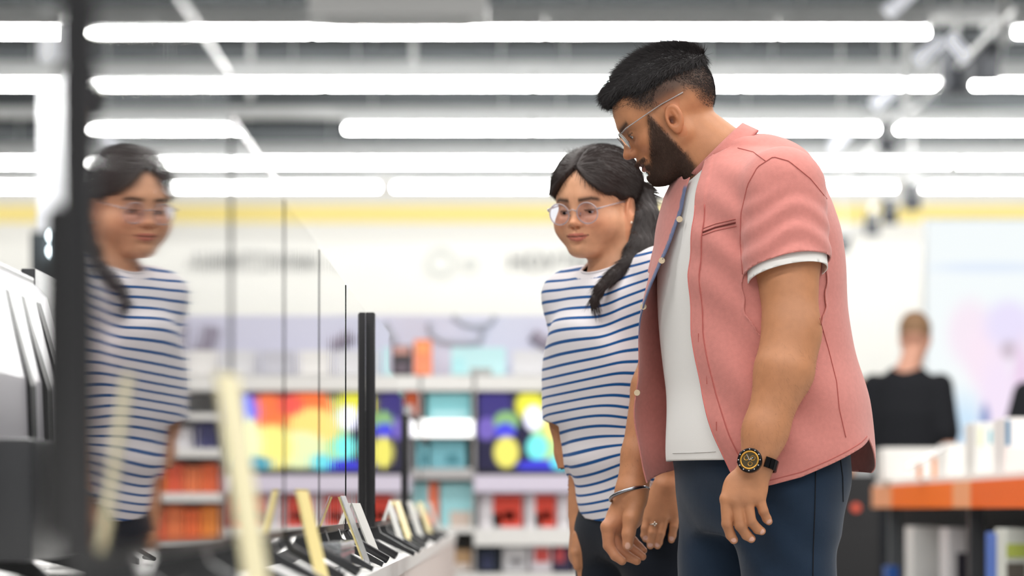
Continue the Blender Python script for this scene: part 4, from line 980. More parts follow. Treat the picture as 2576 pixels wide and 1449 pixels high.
# ---- clothes ----
def phi_of(P):
    z = np.clip(P[:, 2], MT[0, 0], MT[-1, 0]); cx = np.interp(z, MT[:, 0], MT[:, 1]); cy = np.interp(z, MT[:, 0], MT[:, 2])
    f = A((math.cos(MYAW), math.sin(MYAW))); s = A((-f[1], f[0])); dx, dy = P[:, 0] - cx, P[:, 1] - cy
    return np.degrees(np.arctan2(dx * s[0] + dy * s[1], dx * f[0] + dy * f[1]))
def wr(P, f, a, ph): return np.sin(P @ A(f) + ph) * a
def shirt_field(P, sleeves=True, only=None):
    d = loft(P, MT, MYAW, 2.25) - .014
    z = P[:, 2]; low = sst(mz(760) - z, 0, .28); d = d - low * .024
    # back flare and hem
    ph = phi_of(P); d = d - low * .02 * gauss(((ph - 150 + 180) % 360) - 180, 40)
    d = d - .004 * np.sin(np.radians(ph) * 7 + 14 * z + 1.) * sst(mz(760) - z, 0, .3)
    d = smin(d, rc(P, TRZ, shN, .055, .076), .05)
    d = smin(d, rc(P, TRZ, shF, .055, .07), .05)
    d = smin(d, ell(P, YOK, (.1, .11, .076)), .04)
    # upper back
    d = smin(d, ell(P, Mp(1975, 545, .02), (.072, .13, .115)), .06)
    # folds: diagonals from the armpit, compression lines in the sleeve
    q = P - Mp(1870, 600, -.15); t = q[:, 0] * .55 + q[:, 2] * .85; 
    d = d - .0042 * np.sin(t * 85 + 1.5 * np.sin(q[:, 0] * 22)) * gauss(np.linalg.norm(q / A((1.2, 2, 1.3)), axis=1), .07)
    q = P - Mp(1900, 1050, -.2); d = d - .0055 * np.sin((q[:, 0] * .6 + q[:, 2]) * 44 + 2 * np.sin(q[:, 0] * 15)) * gauss(np.linalg.norm(q / A((1.5, 3, 1.1)), axis=1), .1)
    # sleeves
    ax = elN - shN; tN = ((P - shN) @ ax) / (ax @ ax)
    sl = rc(P, shN, shN + ax * .75, .078, .081); sl = sl - .0022 * np.sin(tN * 38 + 9 * P[:, 0] + 2 * np.sin(P[:, 0] * 40)) * sst(tN, .0, .2)
    sf = rc(P, shF, shF + (elF - shF) * .6, .071, .07)
    if only == 'near': return sl - d
    if only == 'far': return sf - d
    if not sleeves: return d
    d = smin(d, sl, .009); d = smin(d, sf, .012)
    return d
def shirt_mesh(fld=None, sleeves=True):
    V, Q = polygonise(fld or shirt_field, (mx_(1560), MY - .34, mz(1300)), (mx_(2240), MY + .34, mz(300)), .0048)
    V = relax(V, Q, 2, .4); T = tri(Q)
    # neck hole
    nl = A((-.70, 0, .71)); c0 = Mp(1820, 414, 0)
    def gneck(V):
        q = V - c0; h = q @ nl; r = q - h[:, None] * nl; al = r @ A((-.71, 0, -.70)); return np.where(h > -.075, .079 - np.sqrt((al * .95) ** 2 + (r[:, 1] * 1.0) ** 2), -1)
    V, T = clipmesh(V, T, gneck(V)); q = V - Mp(1762, 452, -.03); V, T = clipmesh(V, T, .036 - np.linalg.norm(q / A((1, 1.2, 1)), axis=1))
    # sleeve ends
    ax = (elN - shN); axn = ax / np.linalg.norm(ax)
    def gs(V, s0, e0, frac, tilt, away):
        a = e0 - s0; L = np.linalg.norm(a); a = a / L; q = V - s0; t = q @ a; r = np.linalg.norm(q - t[:, None] * a, axis=1)
        return np.minimum.reduce([t + (q @ A(tilt)) - frac * L, .125 - r, -shirt_field(V, only=away)])
    g1 = gs(V, shN, elN, .54, (.14, 0, 0), 'near')
    if sleeves: V, T = clipmesh(V, T, g1)
    # parts of the arm below the sleeve end that still hang on
    if sleeves: V, T = clipmesh(V, T, gs(V, shF, elF, .5, (0, 0, 0), 'far'))
    # hem
    ph = phi_of(V); pos = ph % 360     # 0 front, 90 his left (near), 180 back, 270 far side
    hem = np.interp(pos, [0, 20, 35, 45, 60, 75, 90, 104, 121, 137, 155, 200, 225, 238, 255, 290, 320, 340, 360], [1215, 1225, 1238, 1238, 1222, 1203, 1172, 1140, 1107, 1168, 1190, 1178, 1150, 1112, 1150, 1190, 1240, 1248, 1235])
    V, T = clipmesh(V, T, mz(0) - (mz(0) - mz(hem)) - V[:, 2])
    # front opening
    pn = np.interp(-V[:, 2], [-mz(p) for p in (440, 520, 600, 700, 850, 1000, 1100, 1225)], [20, 17, 16, 13.5, 16, 23, 30, 41])
    pf = np.interp(-V[:, 2], [-mz(p) for p in (440, 520, 600, 700, 800, 950, 1100, 1250)], [4, 1, -4, -15, -36, -50, -55, -55])
    ph = phi_of(V); g = np.minimum(pn - ph, ph - pf); g = np.where(np.abs(ph) < 110, g, -50)
    V, T = clipmesh(V, T, g)
    return V, T
sV, sT = shirt_mesh()
v2, t2 = shirt_mesh(lambda P: shirt_field(P, sleeves=False) + .0012, False)
keep = v2[:, 2] < mz(455); v2, t2 = clipmesh(v2, t2, v2[:, 2] - mz(480)); v2, t2 = clipmesh(v2, t2, mz(960) - v2[:, 2]); v2, t2 = clipmesh(v2, t2, np.abs(phi_of(v2) - 95) - 60); sT = np.concatenate([sT, t2 + len(sV)]); sV = np.concatenate([sV, v2])
ph = phi_of(sV); zz_ = sV[:, 2]
pn = np.interp(-zz_, [-mz(p) for p in (440, 520, 600, 700, 850, 1000, 1100, 1225)], [20, 17, 16, 13.5, 16, 23, 30, 41])
pf = np.interp(-zz_, [-mz(p) for p in (440, 520, 600, 700, 800, 950, 1100, 1250)], [4, 1, -4, -15, -36, -50, -55, -55])
R0 = .19
fN = A((math.cos(MYAW), math.sin(MYAW), 0)); sL = A((-fN[1], fN[0], 0))
dn = (ph - pn) * math.pi / 180 * R0; df = (pf - ph) * math.pi / 180 * R0
onfront_n = (dn > -.001) & (ph < 110) & (ph > 0); onfront_f = (df > -.001) & (ph > -120) & (ph < 12)
nrm = np.zeros_like(sV); nrm[:] = sV - np.stack([np.interp(zz_, MT[:, 0], MT[:, 1]), np.interp(zz_, MT[:, 0], MT[:, 2]), zz_], 1); nrm[:, 2] = 0; nrm /= np.linalg.norm(nrm, axis=1)[:, None]
# near placket: raised band; the far front hangs forward and away from the body
sV = sV + nrm * (.0022 * onfront_n * sst(.034 - dn, -.001, .001))[:, None]
swing = onfront_f * sst(.16 - df, 0, .16) * (sst(mz(520) - zz_, 0, .25))
sV = sV + fN * (swing * .03)[:, None] + sL * (swing * -.012)[:, None] + fN * (.004 * np.sin(zz_ * 21) * swing)[:, None]
pink = A(lin((203, 130, 122))); sc = np.tile(pink, (len(sV), 1))
def tintmix(c, col, m): m = np.clip(m, 0, 1)[:, None]; return c * (1 - m) + A(lin(col)) * m
seam = gauss(dn - .034, .0012) * onfront_n
ax = elN - shN; tN = ((sV - shN) @ ax) / (ax @ ax); hemseam = gauss(tN + (sV - shN) @ A((.10, 0, 0)) / np.linalg.norm(ax) - .495, .004) * (sV[:, 1] < MY - .1) * (sV[:, 0] > mx_(1840))
arm = np.linalg.norm(sV - (shN + A((.0, .0, -.0))), axis=1)
q = sV - (shN - A((.035, 0, .03))); armseam = gauss(np.sqrt((q @ A((.9, -.1, .4))) ** 2 + 0 * q[:, 0]), .0012) * (sV[:, 1] < MY - .05) * (sV[:, 2] > mz(640)) * 0
denim = onfront_f * sst(.014 - df, 0, .002) * sst(mz(470) - zz_, 0, .01) * sst(zz_ - mz(880), 0, .05)
sc = tintmix(sc, (92, 110, 146), denim * .95)
M_shirt = tint_mat('pink_woven_cotton', .85, sheen=.25, bump=.25, bscale=900, noise=.05, nscale=120, spec=.25)
so = npmesh('shirt', sV, sT, M_shirt, None, col=sc, solid=.0022); adopt(so); so['label'] = 'open pink short-sleeved shirt'
# raised seams on the shirt drawn as thin welts lying on the surface
def on_surface(func, pts, n=40, off=.0008, view=None):
    pts = A(pts); t = np.linspace(0, len(pts) - 1, n); P = np.stack([np.interp(t, range(len(pts)), pts[:, i]) for i in range(3)], 1)
    # march along the line of sight from the front until the field is met
    org = A((0, 0, CAMZ)); D = P - org; D /= np.linalg.norm(D, axis=1)[:, None]; s = np.linalg.norm(P - org, axis=1) - .35
    for _ in range(60):
        f = func(org + D * s[:, None]); s = s + np.clip(f, -.02, .02) * .8
    return org + D * s[:, None] + 0 * D - D * off
M_seam = mat('shirt_seam', (178, 96, 90), .9)
def seamline(name, px, func=shirt_field, r=.0009, m=None, dy=-.1, n=40, root=man, Yb=None):
    pts = on_surface(func, [np.array(W(a, b, (Yb or MY) + dy)) for a, b in px], n)
    o = MB().tube(pts, r, 6).build(name, m or M_seam, None, smooth=True); return adopt(o, root)
def radial(func, ph, z, off=.0, rmax=.36):
    ph = np.radians(np.asarray(ph, float)); z = np.asarray(z, float); cx = np.interp(z, MT[:, 0], MT[:, 1]); cy = np.interp(z, MT[:, 0], MT[:, 2])
    f = A((math.cos(MYAW), math.sin(MYAW))); s_ = A((-f[1], f[0])); d = np.stack([f[0] * np.cos(ph) + s_[0] * np.sin(ph), f[1] * np.cos(ph) + s_[1] * np.sin(ph), 0 * ph], 1)
    P0 = np.stack([cx, cy, z], 1); r = np.full(len(z), rmax)
    for _ in range(60): r = r - np.clip(func(P0 + d * r[:, None]), -.02, .02) * .7
    return P0 + d * (r + off)[:, None]
tf = lambda P: shirt_field(P, sleeves=False)
zs_ = np.linspace(mz(530), mz(1222), 60); pnz = np.interp(-zs_, [-mz(p) for p in (440, 520, 600, 700, 850, 1000, 1100, 1225)], [20, 17, 16, 13.5, 16, 23, 30, 41])
adopt(MB().tube(radial(tf, pnz + 10.2, zs_, .0016), .0011, 6).build('placket_seam', M_seam, None, smooth=True))
adopt(MB().tube(radial(tf, pnz + .6, zs_, .0022), .0011, 6).build('placket_edge', mat('placket_edge', (206, 118, 112), .9), None, smooth=True))
hp = np.linspace(44, 118, 50); hz = mz(np.interp(hp, [45, 60, 75, 90, 104, 121], [1238, 1222, 1203, 1172, 1140, 1107])) + .009
adopt(MB().tube(radial(tf, hp, hz, .0002), .0008, 6).build('hem_seam', M_seam, None, smooth=True))
seamline('armhole_seam', [(1868, 690), (1862, 610), (1863, 540), (1880, 465), (1905, 420), (1945, 394), (1985, 405), (2040, 450), (2080, 500)])
seamline('shoulder_seam', [(1856, 372), (1895, 382), (1925, 404)])
seamline('side_seam', [(2062, 800), (2085, 880), (2105, 960), (2112, 1030), (2128, 1100)])
# pocket slit
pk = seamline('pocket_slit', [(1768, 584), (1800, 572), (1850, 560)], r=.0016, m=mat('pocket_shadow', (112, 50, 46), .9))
seamline('pocket_stitch', [(1766, 592), (1800, 580), (1852, 569)], r=.0007)
seamline('pocket_stitch', [(1770, 574), (1800, 563), (1850, 551)], r=.0007)
# stand collar
def collar():
    nl = A((-.70, 0, .71)); al = A((-.71, 0, -.70)); yy = A((0, 1, 0)); c0 = Mp(1818, 409, 0); V = []; n = 60; rows = 6
    a0, a1 = R(28), R(332)      # opening at the front (angle 0 = front)
    for j in range(rows + 1):
        t = j / rows
        for i in range(n + 1):
            a = a0 + (a1 - a0) * i / n; r = .086 - .011 * t
            p = c0 + al * (math.cos(a) * r * 1.03) - yy * (math.sin(a) * r * .97)
            # drop on to the shirt at the shoulders
            p = p + nl * (-.004 + .030 * t) 
            p = p + A((.006, 0, .0)) * (1 + math.cos(a)) * (1 - t)
            V.append(p)
    Q = [(j * (n + 1) + i, j * (n + 1) + i + 1, (j + 1) * (n + 1) + i + 1, (j + 1) * (n + 1) + i) for j in range(rows) for i in range(n)]
    V = A(V); o = npmesh('collar', V, np.array(Q), M_shirt, None, col=np.tile(pink, (len(V), 1))); 
    md = o.modifiers.new('thickness', 'SOLIDIFY'); md.thickness = .003; md.offset = 0; return o
adopt(collar())
def collar_seam():
    nl = A((-.70, 0, .71)); al = A((-.71, 0, -.70)); c0 = Mp(1820, 414, 0); pts = []
    for a in np.linspace(R(30), R(330), 50): pts.append(c0 + al * (math.cos(a) * .0905) - A((0, 1, 0)) * (math.sin(a) * .086) + nl * -.001 + A((.006, 0, 0)) * (1 + math.cos(a)))
    adopt(MB().tube(pts, .0011, 6).build('collar_seam', M_seam, None, smooth=True))
collar_seam()
# white tee
def tee_field(P, body=False):
    z = P[:, 2]; d = loft(P, MT, MYAW, 2.25) - .004 - .018 * sst(mz(960) - z, 0, .15)
    d = smin(d, rc(P, TRZ, shN, .052, .069), .05); d = smin(d, rc(P, TRZ, shF, .052, .065), .05); d = smin(d, ell(P, YOK, (.096, .105, .07)), .04)
    d = d - .003 * np.sin(P[:, 0] * 45 + 2.5 * np.sin(z * 6) + P[:, 1] * 30) * sst(mz(560) - z, 0, .2)
    if body: return d
    ax = elN - shN; d = smin(d, rc(P, shN, shN + ax * .85, .071, .074), .007); d = smin(d, rc(P, shF, shF + (elF - shF) * .55, .065, .062), .02)
    return d
V, Q = polygonise(tee_field, (mx_(1560), MY - .33, mz(1300)), (mx_(2240), MY + .33, mz(300)), .0065); V = relax(V, Q, 1, .4); T = tri(Q)
q = V - Mp(1808, 432, 0); nl = A((-.70, 0, .71)); h = q @ nl; r = q - h[:, None] * nl; V, T = clipmesh(V, T, np.where(h > -.09, .074 - np.linalg.norm(r, axis=1), -1))
V, T = clipmesh(V, T, mz(1160) + .045 * sst(phi_of(V) % 360, 50, 100) * sst(-(phi_of(V) % 360), -300, -270) - V[:, 2])
a = elN - shN; L = np.linalg.norm(a); a = a / L; q = V - shN; t = q @ a; r = np.linalg.norm(q - t[:, None] * a, axis=1)
V, T = clipmesh(V, T, np.minimum.reduce([t + q @ A((.14, 0, 0)) - .60 * L, .12 - r, tee_field(V, True) - rc(V, shN, shN + (elN - shN) * .85, .071, .074)]))
a = elF - shF; L = np.linalg.norm(a); a = a / L; q = V - shF; t = q @ a; r = np.linalg.norm(q - t[:, None] * a, axis=1)
V, T = clipmesh(V, T, np.minimum.reduce([t - .45 * L, .12 - r, tee_field(V, True) - rc(V, shF, shF + (elF - shF) * .55, .065, .062)]))
v2, q2 = polygonise(lambda P: tee_field(P, True) + .001, (mx_(1560), MY - .33, mz(1120)), (mx_(2240), MY + .33, mz(470)), .009); t2 = tri(q2); v2, t2 = clipmesh(v2, t2, v2[:, 2] - mz(490)); v2, t2 = clipmesh(v2, t2, mz(1100) - v2[:, 2]); T = np.concatenate([T, t2 + len(V)]); V = np.concatenate([V, v2])
M_tee = mat('white_jersey', (236, 235, 232), .85, sheen=.1, bump=.1, bscale=700)
to = npmesh('t_shirt', V, T, M_tee, None, solid=.0022); adopt(to)
seamline('t_shirt_hem', [(1692, 1140), (1740, 1139), (1800, 1136)], tee_field, r=.0007, m=mat('white_seam', (206, 205, 203), .9))
# trousers
def trouser_field(P):
    d = man_legs(P, .008); z = P[:, 2]
    q = P - Mp(1900, 1330, -.1); d = d - .0035 * np.sin((q[:, 0] * .8 + q[:, 2]) * 60 + 2 * np.sin(q[:, 0] * 18)) * gauss(np.linalg.norm(q / A((1.3, 2, 1)), axis=1), .1)
    d = d - .003 * np.sin(P[:, 0] * 50 + 6 * z) * sst(mz(1330) - z, 0, .3)
    return d
V, Q = polygonise(trouser_field, (mx_(1640), MY - .24, .06), (mx_(2240), MY + .3, mz(1060)), .0075); V = relax(V, Q, 1, .4)
M_tr = mat('navy_twill', (24, 42, 62), .8, bump=.2, bscale=900, sheen=.15, noise=.12, nscale=25, spec=.25)
T = tri(Q); V, T = clipmesh(V, T, V[:, 2] - mz(1125)); tr = npmesh('trousers', V, T, M_tr, None); adopt(tr)
M_dseam = mat('trouser_seam', (8, 14, 24), .9)
seamline('trouser_side_seam', [(2052, 1185), (2050, 1280), (2046, 1380), (2045, 1449)], trouser_field, r=.001, m=M_dseam)
seamline('pocket_seam', [(2112, 1140), (2120, 1200), (2121, 1262)], trouser_field, r=.0012, m=M_dseam)
# shoes
M_shoe = mat('dark_shoe', (34, 34, 38), .5)
def shoe(an, name='shoe', k=1.0, yaw=None, m=None):
    f = A((math.cos(yaw or MYAW), math.sin(yaw or MYAW), 0)); c = A((an[0], an[1], 0))
    fn = lambda P: np.maximum(smin(smin(rc(P, c - f * .04 * k + A((0, 0, .045)), c + f * .15 * k + A((0, 0, .03)), .045 * k, .038 * k), rc(P, c + A((0, 0, .05)), c + A((0, 0, .1)), .045 * k, .046 * k), .03), 9, .001), -(P[:, 2] - .002))
    V, Q = polygonise(fn, (c[0] - .25, c[1] - .25, -.01), (c[0] + .25, c[1] + .25, .16), .009); return npmesh(name, V, Q, m or M_shoe)
for an in (ankN, ankF): adopt(shoe(an))
# buttons on the far placket
def put_on(func, px, py, dy, Yb): return on_surface(func, [np.array(W(px, py, Yb + dy))] * 2, 2, .0)[0]
M_btn = mat('wooden_button', (206, 186, 156), .5)
V3 = sV; edge_mask = onfront_f & (df < .012)
EV = sV[edge_mask]
for py in (562, 664, 772, 985):
    z0 = mz(py) ; i = np.argmin(np.abs(EV[:, 2] - z0) + .2 * np.abs(np.abs(0))); p = EV[i]; n_ = A((-.25, -.95, .1)); n_ /= np.linalg.norm(n_)
    b = MB().tube([p + n_ * .003 + A((.004, 0, 0)), p + n_ * .0062 + A((.004, 0, 0))], .0058, 16).build('button', M_btn, None, smooth=True, ang=40); adopt(b)
for (px, py) in ((1757, 850), (1778, 955), (1802, 1072)):
    p = on_surface(shirt_field, [np.array(W(px, py, MY - .1))] * 2, 2, .003)[0]
    b = MB().tube([p + A((0, 0, -.008)), p + A((0, 0, .008))], .0008, 6).build('buttonhole', M_seam); adopt(b)
# wristwatch
def watch():
    root = bpy.data.objects.new('wristwatch', None); COL.objects.link(root); adopt(root); root['label'] = 'black chunky wristwatch with a gold rimmed open dial'
    c = Mp(1901, 1163, -.262); axd = (wrN - elN); axd /= np.linalg.norm(axd)
    face = A((-.28, -.95, .12)); face -= axd * (face @ axd) * .6; face /= np.linalg.norm(face); side = np.cross(face, A((0, 0, 1))); side /= np.linalg.norm(side); up = np.cross(side, face)
    dc = Mp(1886, 1158, -.3); mm = lambda: None
    M_w = mat('watch_black', (22, 22, 26), .25, metal=.7); M_g = mat('watch_gold', (214, 160, 72), .3, metal=.7); M_d = mat('watch_dial', (66, 56, 30), .35, metal=.4)
    MB().tube([dc - face * .012, dc - face * .0, dc + face * .0015], [.021, .0225, .021], 28).build('case', M_w, root, smooth=True, ang=40)
    n = 28; MB().tube([dc + face * .002 + (side * math.cos(a) + up * math.sin(a)) * .0195 for a in np.linspace(0, 2 * math.pi, n + 1)[:-1]], .0026, 8, close=True).build('bezel', M_w, root, smooth=True)
    MB().tube([dc + face * .0024 + (side * math.cos(a) + up * math.sin(a)) * .0158 for a in np.linspace(0, 2 * math.pi, n + 1)[:-1]], .0018, 8, close=True).build('gold_ring', M_g, root, smooth=True)
    MB().tube([dc, dc + face * .0022], .0158, 24).build('dial', M_d, root, smooth=True, ang=40)
    for i in range(12):
        a = i * math.pi / 6; MB().ball(dc + face * .0044 + (side * math.cos(a) + up * math.sin(a)) * .0195, .0011, 8).build('marker', M_sil, root)
    for k, (a, rr, r2) in enumerate([(.6, .007, .0042), (2.6, .007, .0042), (4.5, .007, .0038)]):
        p = dc + face * .0026 + (side * math.cos(a) + up * math.sin(a)) * rr
        MB().tube([p + (side * math.cos(t) + up * math.sin(t)) * r2 for t in np.linspace(0, 2 * math.pi, 13)[:-1]], .0006, 6, close=True).build('gear_ring', M_g, root)
    for a, l in ((1.1, .012), (2.5, .008)): MB().tube([dc + face * .0036, dc + face * .0036 + (side * math.cos(a) + up * math.sin(a)) * l], .0006, 6).build('hand', M_sil, root)
    MB().tube([dc + side * -.0, dc - side * .0], .001, 6)
    # bracelet links round the wrist
    cc = c + A((.004, 0, .0)); u = face; v = np.cross(axd, u); v /= np.linalg.norm(v)
    for i in range(22):
        a = math.pi * 2 * (i + .5) / 22
        if math.cos(a) > .8: continue
        p = cc + u * (math.cos(a) * .0335) + v * (math.sin(a) * .0345); t = -u * math.sin(a) + v * math.cos(a); n_ = u * math.cos(a) + v * math.sin(a)
        Mx = Matrix(((t[0], axd[0], n_[0], p[0]), (t[1], axd[1], n_[1], p[1]), (t[2], axd[2], n_[2], p[2]), (0, 0, 0, 1)))
        MB().box(-.0044, .0044, -.0095, .0095, -.0015, .0018, M=Mx).build('link', M_w, root)
watch()
# steel bangle on the far wrist
def bangle():
    c = Mp(1583, 1243, .165); ax = (wrF - elF); ax /= np.linalg.norm(ax); ax = A((.26, -.25, -.9)); ax /= np.linalg.norm(ax)
    u = A((1, 0, 0)) - ax * ax[0]; u /= np.linalg.norm(u); v = np.cross(ax, u)
    tilt = lambda a: ax * 0
    pts = [c + u * (math.cos(a) * .0375) + v * (math.sin(a) * .0345) for a in np.linspace(0, 2 * math.pi, 37)[:-1]]
    o = MB().tube(pts, .0036, 10, close=True).build('steel_bangle', mat('polished_steel', (150, 152, 158), .18, metal=1.0), None, smooth=True); adopt(o); o['label'] = 'dark polished steel bangle'
bangle()
# ---------------- woman in the striped tee ----------------
WY = 6.75
def Wp(px, py, dy=0.0): return np.array(W(px, py, WY + dy))
def wz(py): return CAMZ + (HY - py) * WY / FPX
def wx(px): return (px - CX) * WY / FPX
woman = empty('person', (wx(1600), WY, 0), 'Woman with glasses and a ponytail in a blue and white striped tee', 'person')
def wadopt(o): o.parent = woman; o.matrix_parent_inverse = Matrix.Translation(-woman.location); return o
WYAW = R(270 - 52)
WT = smooth_tab([(wz(py), wx(cx), WY, a, b) for py, cx, a, b in [
    (1400, 1612, .10, .09), (1330, 1612, .125, .10), (1240, 1606, .132, .104), (1120, 1590, .128, .102), (1020, 1578, .136, .108), (920, 1568, .148, .118), (840, 1564, .152, .118),
    (770, 1560, .15, .1), (720, 1558, .12, .08), (690, 1558, .08, .062), (670, 1558, .05, .045)]], 40)
wsF, weF, wwF = Wp(1452, 752, .10), Wp(1432, 1060, .10), Wp(1462, 1318, .06)
wsN, weN, wwN = Wp(1672, 700, -.12), Wp(1712, 1010, -.14), Wp(1678, 1225, -.155)
whipN, whipF = Wp(1668, 1350, -.06), Wp(1550, 1350, .06)
wknN, wknF = Wp(1672, 1790, -.05), Wp(1556, 1790, .06)
wanN, wanF = Wp(1680, 2245, -.03), Wp(1570, 2245, .07)
WH = Head(Wp(1500, 524), R(270 - 31), R(7), R(0), .95, dict(smile=.0032, nose=-.004, zs=.84, full=1, open=.0024, eyez=-.005, w=.98, jaw=.043, lips=1.15, cheekw=1.0, chin=-.002))
wnB, wnT = Wp(1562, 700), Wp(1548, 575)
def w_torso(P, off=0):
    d = loft(P, WT, WYAW, 2.2)
    d = smin(d, rc(P, Wp(1558, 725), wsF, .05, .05), .04); d = smin(d, rc(P, Wp(1558, 725), wsN, .05, .05), .04); return d - off
def hand_w(P):
    Z = lambda x, y, d=0: Wp(x + 7, y + 2, -.165 + d)
    kn = [Z(1624, 1298, .004), Z(1642, 1302, 0), Z(1664, 1299, -.002), Z(1690, 1290, .002)]; d = None
    for q, x in zip(kn, (-12, -5, 5, 14)):
        e = rc(P, Z(1668 + x, 1222, .003), q, .0165, .0115); d = e if d is None else smin(d, e, .012)
    d = smin(d, ell(P, Z(1658, 1262, .004), (.036, .011, .034)), .012)
    F = [([kn[0], Z(1616, 1326, .0), Z(1614, 1345, .004), Z(1617, 1354, .008)], (.0105, .0082, .0074, .0066)),
         ([kn[1], Z(1634, 1338, -.004), Z(1630, 1360, .002), Z(1629, 1371, .006)], (.0108, .0086, .0078, .007)),
         ([kn[2], Z(1655, 1340, -.004), Z(1650, 1362, .002), Z(1647, 1371, .006)], (.0108, .0086, .0078, .007)),
         ([kn[3], Z(1688, 1322, 0), Z(1684, 1346, .004), Z(1682, 1356, .008)], (.0105, .0084, .0076, .0068))]
    for pts, r in F: d = smin(d, chain(P, pts, r, .003), .0025)
    return smin(d, chain(P, [Z(1690, 1235, .02), Z(1700, 1275, .03), Z(1702, 1305, .034), Z(1700, 1325, .034)], (.015, .012, .0098, .008), .005), .008)
def hand_wf(P):
    Z = lambda x, y, d=0: Wp(x, y, .055 + d)
    d = smin(rc(P, Z(1462, 1325), Z(1461, 1395), .022, .026), ell(P, Z(1461, 1380), (.018, .038, .045)), .01)
    for k, dd in enumerate((-.026, -.009, .009, .026)): d = smin(d, chain(P, [Z(1460, 1405, dd), Z(1464, 1445, dd), Z(1474, 1480, dd), Z(1482, 1492, dd)], (.0105, .009, .008, .007), .003), .003)
    return smin(d, chain(P, [Z(1456, 1350, -.025), Z(1448, 1390, -.032), Z(1452, 1425, -.034)], (.013, .011, .0085), .004), .008)
def w_legs(P, off=0):
    d = loft(P, WT[WT[:, 0] < wz(1200)], WYAW, 2.2)
    d = smin(d, smin(rc(P, whipN, wknN, .085, .06), rc(P, wknN, wanN, .058, .04), .03), .05)
    return smin(d, smin(rc(P, whipF, wknF, .085, .06), rc(P, wknF, wanF, .058, .04), .03), .03) - off
def w_skin(P):
    d = smin(w_torso(P, -.014), smin(chain(P, [wsF, weF], (.045, .038), .01), chain(P, [weF, weF * .7 + wwF * .3, wwF], (.037, .037, .0235), .01), .02), .02)
    d = smin(d, smin(chain(P, [wsN, weN], (.045, .038), .01), chain(P, [weN, weN * .7 + wwN * .3, wwN], (.037, .037, .0235), .01), .02), .02)
    d = smin(d, smin(hand_w(P), hand_wf(P), .002), .01)
    d = smin(d, smin(rc(P, wnB, wnT, .051, .05), rc(P, Wp(1530, 705, -.01), Wp(1522, 600), .03, .04), .03), .03)
    d = smin(d, WH.sdf(P), .014); d = smin(d, w_legs(P, -.01), .02)
    for an in (wanN, wanF): d = smin(d, rc(P, an - A((0, 0, .03)), A((an[0] - .08, an[1] - .09, .035)), .034, .024), .02)
    return d
SKIN_W = (222, 166, 130)
def w_colour(P):
    L = WH.loc(P); near = np.linalg.norm(P - WH.o, axis=1) < .16
    c = np.tile(A(lin(SKIN_W)), (len(P), 1)); c[near] = head_colour(L[near], SKIN_W, (200, 112, 98), WH.shape)
    def mixc(c, col, m): m = np.clip(m, 0, 1)[:, None]; return c * (1 - m) + A(lin(col)) * m
    arms = (P[:, 2] < wz(1000)); c[arms] = lin((198, 140, 102))
    x, y, z = L[:, 0], np.abs(L[:, 1]), L[:, 2]
    br = gauss(z - (.0225 + .12 * (y - .03) * (y < .04) - .25 * np.clip(y - .042, 0, 1)), .0034) * sst(y, .009, .014) * sst(.056 - y, 0, .008) * (x > .05)
    c = mixc(c, (38, 28, 26), br * near * .92)
    for q in ((1624, 1353), (1636, 1370), (1654, 1370), (1689, 1355)):
        p = Wp(q[0], q[1], -.166); c = mixc(c, (226, 182, 168), sst(.0062 - np.linalg.norm(P - p, axis=1), 0, .002))
    sc_ = sst(z - .072, 0, .02) + sst(-x - .0, 0, .03) * (z > -.03); c = mixc(c, (40, 32, 30), np.clip(sc_, 0, 1) * near)
    return c
boxes = [((wx(1370), WY - .15, wz(690)), (wx(1650), WY + .15, wz(350)), .0022), ((wx(1380), WY - .26, wz(1180)), (wx(1740), WY + .22, wz(690) + .006), .007),
         ((wx(1595), WY - .22, wz(1400)), (wx(1730), WY - .1, wz(1180) + .004), .002), ((wx(1430), WY - .0, wz(1520)), (wx(1510), WY + .15, wz(1180) + .004), .003),
         ((wx(1480), WY - .1, -.01), (wx(1760), WY + .2, wz(1180) + .008), .012), ((wx(1500), WY - .25, wz(1180)), (wx(1500) + .001, WY - .249, wz(1180) + .001), .01)][:5]
wb_, wV, wQ = region_mesh(w_skin, boxes, 'body', M_skin, None, w_colour); wadopt(wb_)
er = bpy.data.objects.new('eyes', None); COL.objects.link(er); wadopt(er); eyes(WH, er, (1, -.2, -.55), (42, 28, 22))
gw = glasses(WH, woman, cx=.1015, cz=-.007, ry=.0242, rz=.0222, tz0=.004, tz1=.012, gap=.034, rim=.0015, M=mat('clear_acetate', (235, 228, 232), .1, trans=.7, ior=1.3), tipx=.01, hw=.073); gw.matrix_parent_inverse = Matrix.Translation(-woman.location)
# hair
M_wh_ = mat('dark_brown_hair', (44, 35, 33), .48, spec=.42)
def part_y(L): return .004
def w_capf(P):
    L = WH.loc(P); x, y, z = L[:, 0], L[:, 1], L[:, 2]; ay = np.abs(y)
    d = smin(ell(L, (-.014, 0, .042), (.102, .078, .083)), ell(L, (.03, 0, .012), (.06, .066, .077)), .03)
    # hairline: inverted V from the parting down to the temples
    line = .078 - .55 * ay - .9 * np.clip(ay - .05, 0, 1) * 0
    front = sst(x, .015, .05)
    low = -.012 + .05 * sst(x, -.05, .0) * 0
    hl = front * (.083 - .75 * np.clip(ay - .0, 0, .062) * 1.25) + (1 - front) * (.012 - .05 * sst(-x, .0, .07))
    th = -.006 + .0165 * sst(z - hl, -.003, .014) - .004 * gauss(ay, .003) * sst(x, -.02, .02) * sst(z, .07, .1)
    th = th + .004 * gauss(ay - .055, .02) * sst(z, .0, .03) * sst(z - hl, 0, .01)
    d = d - th
    return np.maximum(d, -(z - hl + .01) * .8) * WH.sc
